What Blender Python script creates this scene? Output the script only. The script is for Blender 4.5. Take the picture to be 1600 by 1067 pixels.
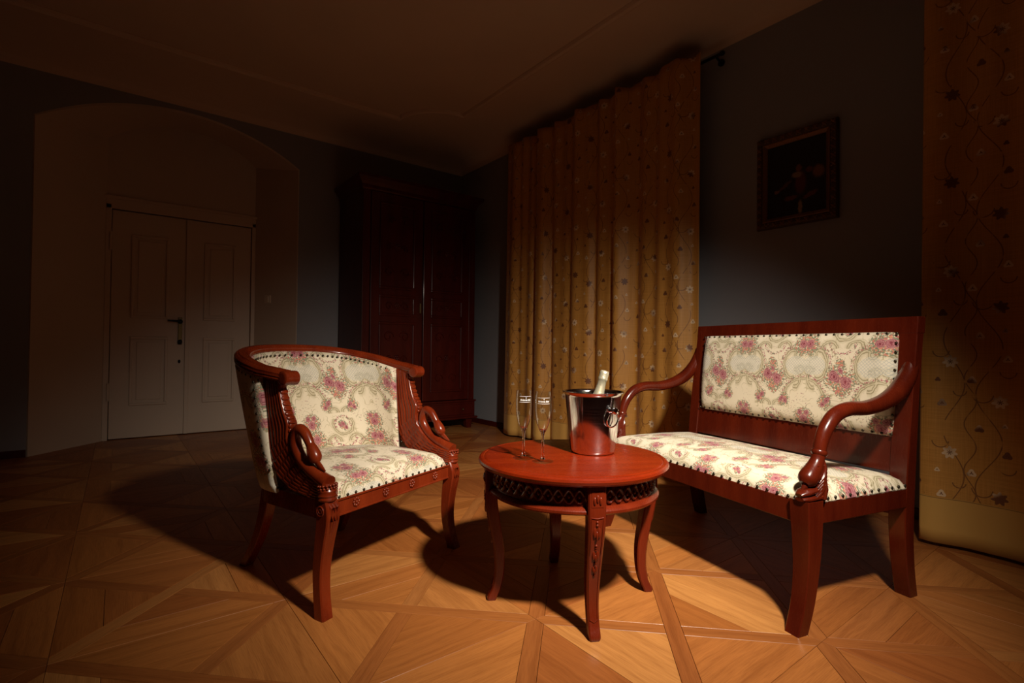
import bpy, math, random
from mathutils import Vector, Matrix

random.seed(7)
for _o in list(bpy.data.objects):
    bpy.data.objects.remove(_o, do_unlink=True)
SC = bpy.context.scene
COL = SC.collection
PI = math.pi

# ------------------------------------------------------------------ camera
CAM_POS = Vector((-1.06471, -1.24201, 0.85679))
CR = Vector((0.79179723, -0.61069216, 0.01059364))
CU = Vector((-0.0167662, -0.00439401, 0.99984978))
CF = Vector((0.61055388, 0.79185591, 0.01371815))
FPX = 799.0
cam_data = bpy.data.cameras.new('camera')
cam_data.sensor_width = 36.0
cam_data.lens = FPX * 36.0 / 1600.0
cam_data.clip_start = 0.02
cam = bpy.data.objects.new('camera', cam_data)
COL.objects.link(cam)
m = Matrix((( CR.x, CU.x, -CF.x, CAM_POS.x),
            ( CR.y, CU.y, -CF.y, CAM_POS.y),
            ( CR.z, CU.z, -CF.z, CAM_POS.z),
            (0, 0, 0, 1)))
cam.matrix_world = m
SC.camera = cam

# ------------------------------------------------------------------ world, light, exposure
world = bpy.data.worlds.new('world')
SC.world = world
world.use_nodes = True
bg = world.node_tree.nodes['Background']
bg.inputs[0].default_value = (1.0, 0.72, 0.5, 1)
bg.inputs[1].default_value = 0.0

LAMP_POS = Vector((-0.15, -1.30, 1.98))
LAMP_AIM = Vector((0.66, 0.66, 0.06))
lamp_data = bpy.data.lights.new('studio_lamp', 'SPOT')
lamp_data.energy = 540.0
lamp_data.color = (1.0, 0.885, 0.745)
lamp_data.spot_size = math.radians(124)
lamp_data.spot_blend = 0.5
lamp_data.shadow_soft_size = 0.075
lamp = bpy.data.objects.new('studio_lamp', lamp_data)
COL.objects.link(lamp)
lamp.location = LAMP_POS
lamp.rotation_euler = (LAMP_AIM - LAMP_POS).to_track_quat('-Z', 'Y').to_euler()
# beam profile of the lamp: bright core, soft fall-off towards the rim of the reflector
lamp_data.use_nodes = True
_lt = lamp_data.node_tree
_em = next(n for n in _lt.nodes if n.type == 'EMISSION')
_ge = _lt.nodes.new('ShaderNodeNewGeometry')
_dp = _lt.nodes.new('ShaderNodeVectorMath'); _dp.operation = 'DOT_PRODUCT'
_dp.inputs[1].default_value = (LAMP_AIM - LAMP_POS).normalized()
_lt.links.new(_ge.outputs['Incoming'], _dp.inputs[0])
_ab = _lt.nodes.new('ShaderNodeMath'); _ab.operation = 'ABSOLUTE'
_lt.links.new(_dp.outputs['Value'], _ab.inputs[0])
_mr = _lt.nodes.new('ShaderNodeMapRange'); _mr.clamp = True
_mr.inputs['From Min'].default_value = 0.715; _mr.inputs['From Max'].default_value = 1.0
_lt.links.new(_ab.outputs[0], _mr.inputs['Value'])
_pw = _lt.nodes.new('ShaderNodeMath'); _pw.operation = 'POWER'; _pw.inputs[1].default_value = 2.0
_lt.links.new(_mr.outputs['Result'], _pw.inputs[0])
_lt.links.new(_pw.outputs[0], _em.inputs['Strength'])

vs = SC.view_settings
vs.view_transform = 'Standard'
vs.look = 'None'
vs.exposure = 0.0
vs.gamma = 1.0
vs.use_curve_mapping = False

def project(p):
    v = Vector(p) - CAM_POS
    z = v.dot(CF)
    if z < 0.05:
        return None
    return (800 + FPX * v.dot(CR) / z, 533.5 - FPX * v.dot(CU) / z, z)

# ------------------------------------------------------------------ shader helper
class NG:
    def __init__(self, name):
        self.mat = bpy.data.materials.new(name)
        self.mat.use_nodes = True
        self.t = self.mat.node_tree
        self.bsdf = self.t.nodes['Principled BSDF']
        self.out = self.t.nodes['Material Output']
    def n(self, typ, **kw):
        nd = self.t.nodes.new(typ)
        for k, v in kw.items():
            setattr(nd, k, v)
        return nd
    def link(self, a, b):
        self.t.links.new(a, b)
    def put(self, sock, v):
        if isinstance(v, (int, float)):
            sock.default_value = v
        elif isinstance(v, tuple):
            sock.default_value = v if len(v) == len(sock.default_value) else (*v, 1)
        else:
            self.link(v, sock)
    def m(self, op, a, b=None, c=None, clamp=False):
        nd = self.n('ShaderNodeMath', operation=op, use_clamp=clamp)
        self.put(nd.inputs[0], a)
        if b is not None: self.put(nd.inputs[1], b)
        if c is not None: self.put(nd.inputs[2], c)
        return nd.outputs[0]
    def add(self, a, b): return self.m('ADD', a, b)
    def sub(self, a, b): return self.m('SUBTRACT', a, b)
    def mul(self, a, b): return self.m('MULTIPLY', a, b)
    def mn(self, a, b): return self.m('MINIMUM', a, b)
    def mx(self, a, b): return self.m('MAXIMUM', a, b)
    def ab(self, a): return self.m('ABSOLUTE', a)
    def sstep(self, v, lo, hi, a=0.0, b=1.0):
        nd = self.n('ShaderNodeMapRange', interpolation_type='SMOOTHSTEP')
        self.put(nd.inputs['Value'], v)
        nd.inputs['From Min'].default_value = lo
        nd.inputs['From Max'].default_value = hi
        nd.inputs['To Min'].default_value = a
        nd.inputs['To Max'].default_value = b
        return nd.outputs['Result']
    def mix(self, f, a, b):
        nd = self.n('ShaderNodeMix', data_type='RGBA')
        self.put(nd.inputs[0], f)
        self.put(nd.inputs[6], a)
        self.put(nd.inputs[7], b)
        return nd.outputs[2]
    def ramp(self, v, stops):
        nd = self.n('ShaderNodeValToRGB')
        el = nd.color_ramp.elements
        while len(el) < len(stops): el.new(0.5)
        for e, (p, c) in zip(el, stops):
            e.position = p
            e.color = (*c, 1)
        self.put(nd.inputs[0], v)
        return nd.outputs[0]
    def noise(self, vec, scale, detail=2.0, rough=0.5):
        nd = self.n('ShaderNodeTexNoise')
        self.link(vec, nd.inputs['Vector'])
        nd.inputs['Scale'].default_value = scale
        nd.inputs['Detail'].default_value = detail
        nd.inputs['Roughness'].default_value = rough
        return nd.outputs['Fac'] if 'Fac' in nd.outputs else nd.outputs[0]
    def voro(self, vec, scale, out='Distance', feature='F1'):
        nd = self.n('ShaderNodeTexVoronoi', feature=feature)
        self.link(vec, nd.inputs['Vector'])
        nd.inputs['Scale'].default_value = scale
        return nd.outputs[out]
    def mapping(self, vec, scale=(1, 1, 1), rot=(0, 0, 0), loc=(0, 0, 0)):
        nd = self.n('ShaderNodeMapping')
        self.put(nd.inputs['Vector'], vec)
        nd.inputs['Scale'].default_value = scale
        nd.inputs['Rotation'].default_value = rot
        nd.inputs['Location'].default_value = loc
        return nd.outputs[0]
    def attr(self, name, out='Vector'):
        return self.n('ShaderNodeAttribute', attribute_name=name).outputs[out]
    def obco(self):
        return self.n('ShaderNodeTexCoord').outputs['Object']
    def sep(self, v):
        nd = self.n('ShaderNodeSeparateXYZ')
        self.link(v, nd.inputs[0])
        return nd.outputs
    def comb(self, x, y, z=0.0):
        nd = self.n('ShaderNodeCombineXYZ')
        self.put(nd.inputs[0], x); self.put(nd.inputs[1], y); self.put(nd.inputs[2], z)
        return nd.outputs[0]
    def set(self, **kw):
        for k, v in kw.items():
            self.put(self.bsdf.inputs[k.replace('_', ' ')], v)
        return self
    def bump(self, h, strength=0.3, dist=0.002):
        nd = self.n('ShaderNodeBump')
        nd.inputs['Strength'].default_value = strength
        nd.inputs['Distance'].default_value = dist
        self.put(nd.inputs['Height'], h)
        self.link(nd.outputs[0], self.bsdf.inputs['Normal'])
        return self

# ------------------------------------------------------------------ materials
def paint(name, col, rough=0.85, var=0.06):
    g = NG(name)
    co = g.obco()
    n = g.noise(co, 1.7, 3)
    c2 = tuple(x * (1 - var * 2) for x in col)
    g.set(Base_Color=g.mix(n, c2, tuple(min(1, x * (1 + var)) for x in col)), Roughness=rough)
    g.bump(g.noise(co, 90, 2), 0.12, 0.001)
    return g.mat

def mahogany(name, dark, light, rough=0.26, axis='z'):
    g = NG(name)
    co = g.obco()
    sc = {'z': (9, 9, 1.4), 'x': (1.4, 9, 9), 'y': (9, 1.4, 9)}[axis]
    v = g.mapping(co, scale=sc)
    n = g.noise(v, 1.6, 4, 0.55)
    f = g.noise(g.mapping(co, scale=tuple(s * 6 for s in sc)), 4.0, 3, 0.6)
    k = g.m('ADD', g.mul(n, 0.9), g.mul(f, 0.10), clamp=True)
    g.set(Base_Color=g.ramp(k, [(0.3, dark), (0.7, light)]), Roughness=g.sstep(f, 0.3, 0.75, rough * 0.85, rough * 1.25))
    g.set(Coat_Weight=0.12, Coat_Roughness=0.10, Specular_IOR_Level=0.36)
    g.bump(f, 0.02, 0.0004)
    return g.mat

M = {}
M['wall'] = paint('grey_blue_wall_paint', (0.285, 0.285, 0.305))
M['cream'] = paint('cream_white_paint', (0.62, 0.50, 0.39))
M['ceiling'] = paint('ceiling_plaster', (0.74, 0.56, 0.42))
M['door'] = paint('door_gloss_paint', (0.66, 0.53, 0.41), 0.45, 0.03)
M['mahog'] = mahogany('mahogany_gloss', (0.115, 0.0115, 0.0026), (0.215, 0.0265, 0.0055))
M['mahog_table'] = mahogany('mahogany_table_gloss', (0.140, 0.0098, 0.0013), (0.210, 0.0180, 0.0022), 0.27, 'x')
M['mahog_tleg'] = mahogany('mahogany_table_leg', (0.090, 0.0085, 0.0022), (0.150, 0.0165, 0.0038), 0.27, 'z')
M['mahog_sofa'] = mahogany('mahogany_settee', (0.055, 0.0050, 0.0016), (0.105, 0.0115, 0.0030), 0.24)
M['mahog_ward'] = mahogany('wardrobe_mahogany', (0.050, 0.0045, 0.0024), (0.090, 0.0085, 0.0042), 0.33)

def make_floor_mat():
    g = NG('oak_parquet')
    gco = g.attr('gco')
    rnd = g.attr('rnd', 'Fac')
    oi = g.n('ShaderNodeObjectInfo')
    r = g.m('FRACT', g.add(oi.outputs['Random'], rnd))
    off = g.comb(g.mul(r, 37.0), g.mul(r, 91.0), 0.0)
    add = g.n('ShaderNodeVectorMath', operation='ADD')
    g.link(gco, add.inputs[0]); g.link(off, add.inputs[1])
    v = add.outputs[0]
    warp = g.noise(g.mapping(v, scale=(2.2, 9, 1)), 1.6, 2)
    vw = g.n('ShaderNodeVectorMath', operation='ADD')
    g.link(v, vw.inputs[0]); g.link(g.comb(0.0, g.mul(warp, 0.055), 0.0), vw.inputs[1])
    rings = g.noise(g.mapping(vw.outputs[0], scale=(1.0, 22, 1)), 1.6, 4, 0.6)
    fib = g.noise(g.mapping(v, scale=(14, 420, 1)), 1.0, 2, 0.6)
    strip = g.attr('strip', 'Fac')
    base = g.ramp(r, [(0.0, (0.45, 0.168, 0.040)), (0.22, (0.34, 0.112, 0.024)), (0.45, (0.57, 0.255, 0.072)),
                      (0.6, (0.33, 0.104, 0.024)), (0.8, (0.44, 0.160, 0.038)), (1.0, (0.30, 0.088, 0.020))])
    base = g.mix(g.mul(strip, 0.55), base, (0.30, 0.098, 0.024))
    dk = g.n('ShaderNodeMix', data_type='RGBA', blend_type='MULTIPLY')
    dk.inputs[0].default_value = 1.0
    g.link(base, dk.inputs[6])
    tone = g.sstep(rings, 0.28, 0.72)
    g.link(g.ramp(tone, [(0.0, (0.80, 0.74, 0.68)), (0.5, (0.97, 0.95, 0.93)), (1.0, (1.08, 1.07, 1.05))]), dk.inputs[7])
    dk2 = g.n('ShaderNodeMix', data_type='RGBA', blend_type='MULTIPLY')
    dk2.inputs[0].default_value = 1.0
    g.link(dk.outputs[2], dk2.inputs[6])
    g.link(g.ramp(g.sstep(fib, 0.25, 0.6), [(0.0, (0.78, 0.73, 0.68)), (1.0, (1, 1, 1))]), dk2.inputs[7])
    g.set(Base_Color=dk2.outputs[2], Roughness=g.sstep(fib, 0.2, 0.8, 0.46, 0.36))
    g.bump(fib, 0.10, 0.0006)
    return g.mat
M['floor'] = make_floor_mat()
g = NG('subfloor_dark'); g.set(Base_Color=(0.02, 0.01, 0.006), Roughness=0.9); M['sub'] = g.mat

def make_fabric():
    g = NG('floral_tapestry')
    co = g.attr('fab')
    W, H = 0.30, 0.37
    s = g.sep(co)
    nz = g.n('ShaderNodeTexNoise'); g.link(co, nz.inputs['Vector']); nz.inputs['Scale'].default_value = 55; nz.inputs['Detail'].default_value = 2
    ns = g.sep(nz.outputs['Color'])
    u = g.add(s[0], g.mul(g.sub(ns[0], 0.5), 0.012))
    v = g.add(s[1], g.mul(g.sub(ns[1], 0.5), 0.012))
    tu = g.mul(u, 1 / W)
    tv = g.mul(v, 1 / H)
    fu = g.m('FRACT', tu)
    m_ = g.ab(g.sub(fu, 0.5))                       # 0 = cartouche column, .5 = bouquet column
    skew = g.mul(g.m('SINE', g.mul(tu, 2 * PI)), 0.06)
    tvs = g.add(tv, g.mul(skew, g.sstep(m_, 0.3, 0.42)))
    def dist(cx, cy, vv=None, sx=1.0):
        dx = g.mul(g.sub(m_, cx), W * sx)
        dy = g.mul(g.sub(g.m('FRACT', g.add(vv if vv is not None else tvs, 0.5 - cy)), 0.5), H)
        return g.m('SQRT', g.add(g.mul(dx, dx), g.mul(dy, dy)))
    roses = [(0.425, 0.575, 0.0235), (0.5, 0.665, 0.010), (0.05, 0.95, 0.017), (0.0, 0.12, 0.018), (0.05, 0.19, 0.011),
             (0.335, 0.335, 0.012), (0.275, 0.30, 0.0105), (0.5, 0.10, 0.010), (0.455, 0.07, 0.008)]
    rf = None
    for cx, cy, r in roses:
        d = g.mul(dist(cx, cy), 1 / r)
        rf = d if rf is None else g.mn(rf, d)
    bq = None
    for cx, cy, R in [(0.44, 0.57, 0.050), (0.5, 0.46, 0.030), (0.04, 0.94, 0.047), (0.02, 0.14, 0.040), (0.305, 0.325, 0.030), (0.5, 0.085, 0.022), (0.5, 0.73, 0.024)]:
        d = g.mul(dist(cx, cy), 1 / R)
        bq = d if bq is None else g.mn(bq, d)
    # scrolls: elliptical arcs, each kept only on one side
    def ell(cx, cy, rx, ry, keep):
        dx = g.mul(g.sub(m_, cx), W)
        dy = g.mul(g.sub(g.m('FRACT', g.add(tv, 0.5 - cy)), 0.5), H)
        a, b = g.mul(dx, 1 / rx), g.mul(dy, 1 / ry)
        e_ = g.mul(g.ab(g.sub(g.m('SQRT', g.add(g.mul(a, a), g.mul(b, b))), 1.0)), min(rx, ry))
        if keep:
            kx, ky, kd = keep
            side = g.add(g.add(g.mul(dx, kx), g.mul(dy, ky)), kd)
            e_ = g.add(e_, g.mul(g.sstep(side, 0.0, -0.006), 0.05))
        return e_
    arcs = [(0.19, 0.72, 0.036, 0.058, (1, 0, 0.012)), (0.115, 0.835, 0.0135, 0.0135, None), (0.0, 0.34, 0.088, 0.082, (0, 1, -0.008)),
            (0.135, 0.565, 0.024, 0.036, (-1, 0, 0.006)), (0.5, 0.10, 0.046, 0.044, (0, -1, 0.022)), (0.40, 0.245, 0.020, 0.016, (0, 1, 0.004)),
            (0.06, 0.66, 0.013, 0.013, None), (0.33, 0.90, 0.030, 0.026, (0, 1, 0.0))]
    sc = None
    for A_ in arcs:
        d = ell(*A_)
        sc = d if sc is None else g.mn(sc, d)
    lat = g.mul(dist(0.13, 0.71, tv, 0.8), 1 / 0.040)
    # garland dots along arcs
    gl = None
    for A_ in [(0.5, 0.10, 0.036, 0.034, (0, 1, 0.012)), (0.0, 0.33, 0.100, 0.098, (0, 1, -0.01)), (0.19, 0.72, 0.050, 0.072, (1, 0, 0.0)), (0.5, 0.96, 0.050, 0.045, (0, -1, 0.0))]:
        d = ell(*A_)
        gl = d if gl is None else g.mn(gl, d)
    flat = g.comb(s[0], s[1], 0.0)
    n1 = g.noise(flat, 150, 2)
    n2 = g.noise(g.mapping(flat, loc=(3.1, 7.7, 0)), 120, 2)
    n3 = g.noise(g.mapping(flat, loc=(9.1, 1.7, 0)), 190, 1)
    vor = g.voro(flat, 150)
    base = g.mix(g.noise(flat, 14, 2), (0.73, 0.635, 0.46), (0.80, 0.715, 0.545))
    cont = g.ab(g.sub(g.noise(flat, 26, 1), 0.5))
    filig = g.mul(g.sstep(cont, 0.020, 0.009), g.sstep(g.noise(g.mapping(flat, loc=(2.3, 5.1, 0)), 13, 1), 0.44, 0.54))
    base = g.mix(g.mul(filig, 0.8), base, (0.45, 0.38, 0.22))
    sprig = g.mul(g.sstep(n1, 0.615, 0.655), g.sstep(g.noise(g.mapping(flat, loc=(6.3, 2.1, 0)), 16, 1), 0.5, 0.58))
    base = g.mix(g.mul(sprig, 0.8), base, g.mix(g.sstep(n3, 0.45, 0.55), (0.20, 0.21, 0.12), (0.40, 0.12, 0.14)))
    # beige cartouche ground
    base = g.mix(g.mul(g.sstep(sc, 0.017, 0.005), 0.7), base, (0.57, 0.50, 0.33))
    band = g.sstep(g.ab(g.sub(sc, 0.0035)), 0.0022, 0.0008)
    base = g.mix(g.mul(band, 0.9), base, (0.30, 0.25, 0.135))
    # lattice
    la = g.ab(g.m('SINE', g.mul(g.add(s[0], s[1]), 250)))
    lb = g.ab(g.m('SINE', g.mul(g.sub(s[0], s[1]), 250)))
    ln = g.sstep(g.mn(la, lb), 0.28, 0.12)
    inlat = g.sstep(lat, 1.02, 0.92)
    base = g.mix(g.mul(inlat, 0.5), base, (0.68, 0.65, 0.53))
    base = g.mix(g.mul(g.mul(inlat, ln), 0.75), base, (0.33, 0.36, 0.36))
    # garlands
    gm = g.mul(g.sstep(gl, 0.0065, 0.004), g.sstep(n1, 0.50, 0.58))
    base = g.mix(gm, base, (0.40, 0.115, 0.14))
    gm2 = g.mul(g.sstep(gl, 0.008, 0.004), g.sstep(n2, 0.56, 0.62))
    base = g.mix(gm2, base, (0.19, 0.21, 0.12))
    # leaves and buds
    lm = g.sstep(g.sub(n1, g.mul(bq, 0.17)), 0.325, 0.375)
    lm = g.mul(lm, g.sstep(bq, 1.15, 0.85))
    base = g.mix(lm, base, g.mix(n3, (0.10, 0.13, 0.085), (0.33, 0.33, 0.20)))
    bm = g.mul(g.sstep(g.sub(n2, g.mul(bq, 0.2)), 0.39, 0.44), g.sstep(bq, 1.1, 0.8))
    base = g.mix(bm, base, g.mix(g.sstep(n3, 0.4, 0.6), (0.48, 0.13, 0.14), (0.66, 0.33, 0.17)))
    # roses
    pet = g.add(rf, g.mul(g.sub(n2, 0.5), 0.75))
    rc = g.ramp(pet, [(0.0, (0.17, 0.022, 0.034)), (0.22, (0.27, 0.05, 0.07)), (0.36, (0.54, 0.22, 0.23)), (0.48, (0.20, 0.032, 0.05)),
                      (0.66, (0.56, 0.26, 0.26)), (0.82, (0.24, 0.045, 0.065)), (1.0, (0.60, 0.33, 0.31))])
    rm = g.sstep(g.add(rf, g.mul(g.sub(n3, 0.5), 0.5)), 1.05, 0.95)
    base = g.mix(rm, base, rc)
    wv = g.mul(g.m('SINE', g.mul(s[0], 5200)), g.m('SINE', g.mul(s[1], 5200)))
    g.set(Base_Color=base, Roughness=0.82)
    g.set(Sheen_Weight=0.15, Sheen_Roughness=0.5)
    g.bump(g.add(g.mul(wv, 0.5), g.mul(n1, 0.8)), 0.18, 0.0008)
    return g.mat
M['fabric'] = make_fabric()

def make_curtain():
    g = NG('gold_embroidered_satin')
    co = g.attr('fab')
    s = g.sep(co)
    W, H = 0.30, 0.40
    rowf = g.mul(s[0], 1 / W)
    col = g.m('FLOOR', rowf)
    u = g.mul(g.sub(g.m('FRACT', rowf), 0.5), W)
    tv = g.add(g.mul(s[1], 1 / H), g.mul(col, 0.37))
    def dv(cy):
        return g.mul(g.sub(g.m('FRACT', g.add(tv, 0.5 - cy)), 0.5), H)
    fl = None; ang = None
    field = None
    for cx, cy, r in [(-0.085, 0.18, 0.0235), (0.078, 0.60, 0.0235), (-0.02, 0.88, 0.0145), (0.105, 0.14, 0.0150), (-0.108, 0.63, 0.0145), (0.005, 0.40, 0.0150), (0.12, 0.40, 0.009), (-0.10, 0.93, 0.009)]:
        dx = g.sub(u, cx); dy = dv(cy)
        d = g.m('SQRT', g.add(g.mul(dx, dx), g.mul(dy, dy)))
        a = g.m('ARCTAN2', dy, dx)
        dd = g.mul(d, 1 / r)
        dd = g.add(dd, g.mul(g.m('SINE', g.mul(a, 7.0 if r > 0.02 else 3.0)), 0.20))
        field = dd if field is None else g.mn(field, dd)
    # vines: wandering stems with tendrils
    vine = None
    for ph, amp, off, k in [(0.0, 0.042, -0.05, 1), (0.4, 0.036, 0.065, 1), (0.2, 0.020, 0.01, 2)]:
        x = g.add(g.mul(g.m('SINE', g.mul(g.add(tv, ph), 2 * PI * k)), amp), off)
        d = g.ab(g.sub(u, x))
        vine = d if vine is None else g.mn(vine, d)
    for cx, cy, R in [(-0.03, 0.25, 0.034), (0.11, 0.72, 0.028), (-0.11, 0.50, 0.026), (0.045, 0.28, 0.022)]:
        dx = g.sub(u, cx); dy = dv(cy)
        d = g.ab(g.sub(g.m('SQRT', g.add(g.mul(dx, dx), g.mul(dy, dy))), R))
        d = g.add(d, g.mul(g.sstep(dy, -0.002, 0.006), 0.02))
        vine = g.mn(vine, d)
    flat = g.comb(s[0], s[1], 0.0)
    hemz = 0.215
    above = g.sstep(s[1], hemz + 0.002, hemz + 0.006)
    slub = g.noise(g.mapping(flat, scale=(3, 260, 1)), 1.0, 2)
    slub2 = g.noise(g.mapping(flat, scale=(300, 6, 1)), 1.0, 2)
    sil = g.m('ADD', g.mul(slub, 0.5), g.mul(slub2, 0.5))
    base = g.mix(g.sstep(sil, 0.35, 0.65), (0.47, 0.215, 0.042), (0.58, 0.28, 0.062))
    base = g.mix(above, (0.60, 0.335, 0.085), base)
    vm = g.mul(g.mul(g.sstep(vine, 0.0030, 0.0014), above), g.sstep(g.noise(flat, 18, 1), 0.36, 0.46))
    base = g.mix(g.mul(vm, 0.85), base, (0.17, 0.066, 0.024))
    fm = g.mul(g.sstep(field, 1.05, 0.95), above)
    wn = g.noise(flat, 6, 1)
    fc = g.mix(g.sstep(wn, 0.45, 0.55), (0.16, 0.058, 0.026), (0.72, 0.52, 0.31))  # brown and cream thread; light-angle glints of the embroidery are painted in as cream
    fc = g.mix(g.sstep(field, 0.34, 0.22), fc, (0.14, 0.05, 0.024))
    base = g.mix(g.mul(fm, 0.95), base, fc)
    seam = g.sstep(g.ab(g.sub(s[1], hemz)), 0.0025, 0.001)
    base = g.mix(g.mul(seam, 0.7), base, (0.15, 0.07, 0.025))
    g.set(Base_Color=base, Roughness=0.46, Sheen_Weight=0.08, Sheen_Roughness=0.35)
    g.set(Specular_IOR_Level=0.28)
    g.bump(g.add(g.mul(fm, 1.0), g.add(g.mul(sil, 0.25), g.mul(vm, 0.5))), 0.35, 0.001)
    return g.mat
M['curtain'] = make_curtain()

g = NG('polished_steel')
co = g.obco()
n = g.noise(g.mapping(co, scale=(1, 1, 260)), 2.0, 2)
g.set(Base_Color=(0.70, 0.70, 0.71), Metallic=1.0, Roughness=g.sstep(n, 0.3, 0.7, 0.085, 0.16)); M['steel'] = g.mat
g = NG('chrome_ring'); g.set(Base_Color=(0.82, 0.82, 0.83), Metallic=1.0, Roughness=0.06); M['chrome'] = g.mat
g = NG('clear_crystal'); g.set(Base_Color=(1, 1, 1), Roughness=0.0, IOR=1.5, Transmission_Weight=1.0); M['glass'] = g.mat
def thin_crystal(name, power, gain):
    g = NG(name)
    lw = g.n('ShaderNodeLayerWeight'); lw.inputs['Blend'].default_value = 0.5
    fac = g.m('ADD', g.mul(g.m('POWER', lw.outputs['Facing'], power), gain), 0.05, clamp=True)
    tr = g.n('ShaderNodeBsdfTransparent'); tr.inputs[0].default_value = (0.99, 0.99, 0.985, 1)
    gl = g.n('ShaderNodeBsdfGlossy'); gl.inputs['Roughness'].default_value = 0.02
    mx = g.n('ShaderNodeMixShader'); g.link(fac, mx.inputs[0]); g.link(tr.outputs[0], mx.inputs[1]); g.link(gl.outputs[0], mx.inputs[2])
    g.link(mx.outputs[0], g.out.inputs['Surface'])
    return g.mat
M['thin_glass'] = thin_crystal('thin_crystal_bowl', 2.4, 1.0)
M['thin_foot'] = thin_crystal('thin_crystal_foot', 4.0, 0.8)
g = NG('white_enamel_print'); g.set(Base_Color=(0.85, 0.85, 0.83), Roughness=0.4); M['print'] = g.mat
g = NG('champagne_foil')
co = g.obco()
g.set(Base_Color=g.mix(g.noise(co, 60, 2), (0.66, 0.58, 0.36), (0.80, 0.76, 0.60)), Metallic=0.75, Roughness=0.32)
g.bump(g.noise(co, 220, 3), 0.5, 0.002); M['foil'] = g.mat
g = NG('dark_green_glass'); g.set(Base_Color=(0.01, 0.028, 0.012), Roughness=0.06, Coat_Weight=1.0); M['bottle'] = g.mat
g = NG('cream_paper_label'); g.set(Base_Color=(0.75, 0.70, 0.55), Roughness=0.6); M['paper'] = g.mat
g = NG('ice_clear'); g.set(Base_Color=(0.95, 0.97, 1), Roughness=0.08, IOR=1.31, Transmission_Weight=1.0); M['ice'] = g.mat
g = NG('antique_brass_nail'); g.set(Base_Color=(0.055, 0.045, 0.030), Metallic=0.8, Roughness=0.34); M['nail'] = g.mat
g = NG('black_iron'); g.set(Base_Color=(0.012, 0.012, 0.014), Metallic=0.6, Roughness=0.45); M['iron'] = g.mat
g = NG('aged_brass'); g.set(Base_Color=(0.16, 0.105, 0.045), Metallic=0.9, Roughness=0.4); M['brass'] = g.mat
g = NG('switch_plastic'); g.set(Base_Color=(0.72, 0.62, 0.48), Roughness=0.4); M['plastic'] = g.mat
g = NG('dark_felt'); g.set(Base_Color=(0.012, 0.009, 0.008), Roughness=0.95); M['felt'] = g.mat
g = NG('backing_cloth'); g.set(Base_Color=(0.05, 0.04, 0.035), Roughness=0.9); M['backing'] = g.mat
g = NG('gilt_frame')
co = g.obco()
n = g.noise(co, 120, 3)
g.set(Base_Color=g.mix(n, (0.10, 0.045, 0.02), (0.30, 0.14, 0.055)), Metallic=0.35, Roughness=0.42)
g.bump(n, 0.5, 0.002); M['gilt'] = g.mat
g = NG('gilt_frame_dark'); g.set(Base_Color=g.mix(g.noise(g.obco(), 200, 2), (0.04, 0.024, 0.014), (0.14, 0.075, 0.035)), Roughness=0.5, Metallic=0.3); M['gilt_dark'] = g.mat

def make_canvas():
    g = NG('dark_oil_painting')
    co = g.attr('fab')
    s = g.sep(co)
    nz = g.n('ShaderNodeTexNoise'); g.link(co, nz.inputs['Vector']); nz.inputs['Scale'].default_value = 22; nz.inputs['Detail'].default_value = 3
    q = g.sep(nz.outputs['Color'])
    u = g.add(s[0], g.mul(g.sub(q[0], 0.5), 0.045))
    v = g.add(s[1], g.mul(g.sub(q[1], 0.5), 0.045))
    base = g.mix(g.noise(co, 5, 3), (0.004, 0.003, 0.003), (0.012, 0.009, 0.007))
    # u,v in 0..1 of the canvas: loose dark figure with an outstretched arm
    blobs = [(0.55, 0.62, 0.05, 0.055, (0.22, 0.075, 0.035), 0.0), (0.58, 0.42, 0.10, 0.17, (0.13, 0.020, 0.012), 0.0), (0.52, 0.535, 0.09, 0.04, (0.30, 0.20, 0.10), 0.0),
             (0.32, 0.42, 0.13, 0.03, (0.12, 0.035, 0.016), 0.5), (0.18, 0.36, 0.05, 0.03, (0.26, 0.11, 0.06), 0.0),
             (0.87, 0.52, 0.10, 0.09, (0.24, 0.10, 0.035), 0.0), (0.72, 0.57, 0.06, 0.04, (0.14, 0.03, 0.018), 0.0),
             (0.42, 0.24, 0.12, 0.035, (0.17, 0.045, 0.02), 0.0), (0.74, 0.24, 0.13, 0.035, (0.17, 0.04, 0.018), 0.25), (0.575, 0.10, 0.04, 0.10, (0.34, 0.22, 0.11), 0.0)]
    for cx, cy, rx, ry, c, sh in blobs:
        dx = g.mul(g.sub(u, cx), 1 / rx)
        dy = g.mul(g.sub(g.sub(v, cy), g.mul(g.sub(u, cx), sh)), 1 / ry)
        d = g.m('SQRT', g.add(g.mul(dx, dx), g.mul(dy, dy)))
        base = g.mix(g.mul(g.sstep(d, 1.15, 0.6), 0.85), base, c)
    g.set(Base_Color=base, Roughness=0.5)
    return g.mat
M['canvas'] = make_canvas()

# ------------------------------------------------------------------ object helpers
def mesh_obj(name, verts, faces, mat=None, parent=None, smooth=False, fab=None, auto=None):
    me = bpy.data.meshes.new(name)
    me.from_pydata([tuple(v) for v in verts], [], faces)
    me.validate()
    if mat: me.materials.append(mat)
    if smooth:
        me.polygons.foreach_set('use_smooth', [True] * len(me.polygons))
        if auto is not None:
            try: me.set_sharp_from_angle(angle=math.radians(auto))
            except Exception: pass
    if fab is not None and len(fab) == len(me.vertices):
        a = me.attributes.new('fab', 'FLOAT_VECTOR', 'POINT')
        a.data.foreach_set('vector', [c for p in fab for c in (*p, 0.0)[:3]])
    o = bpy.data.objects.new(name, me)
    COL.objects.link(o)
    if parent: o.parent = parent
    return o

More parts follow.
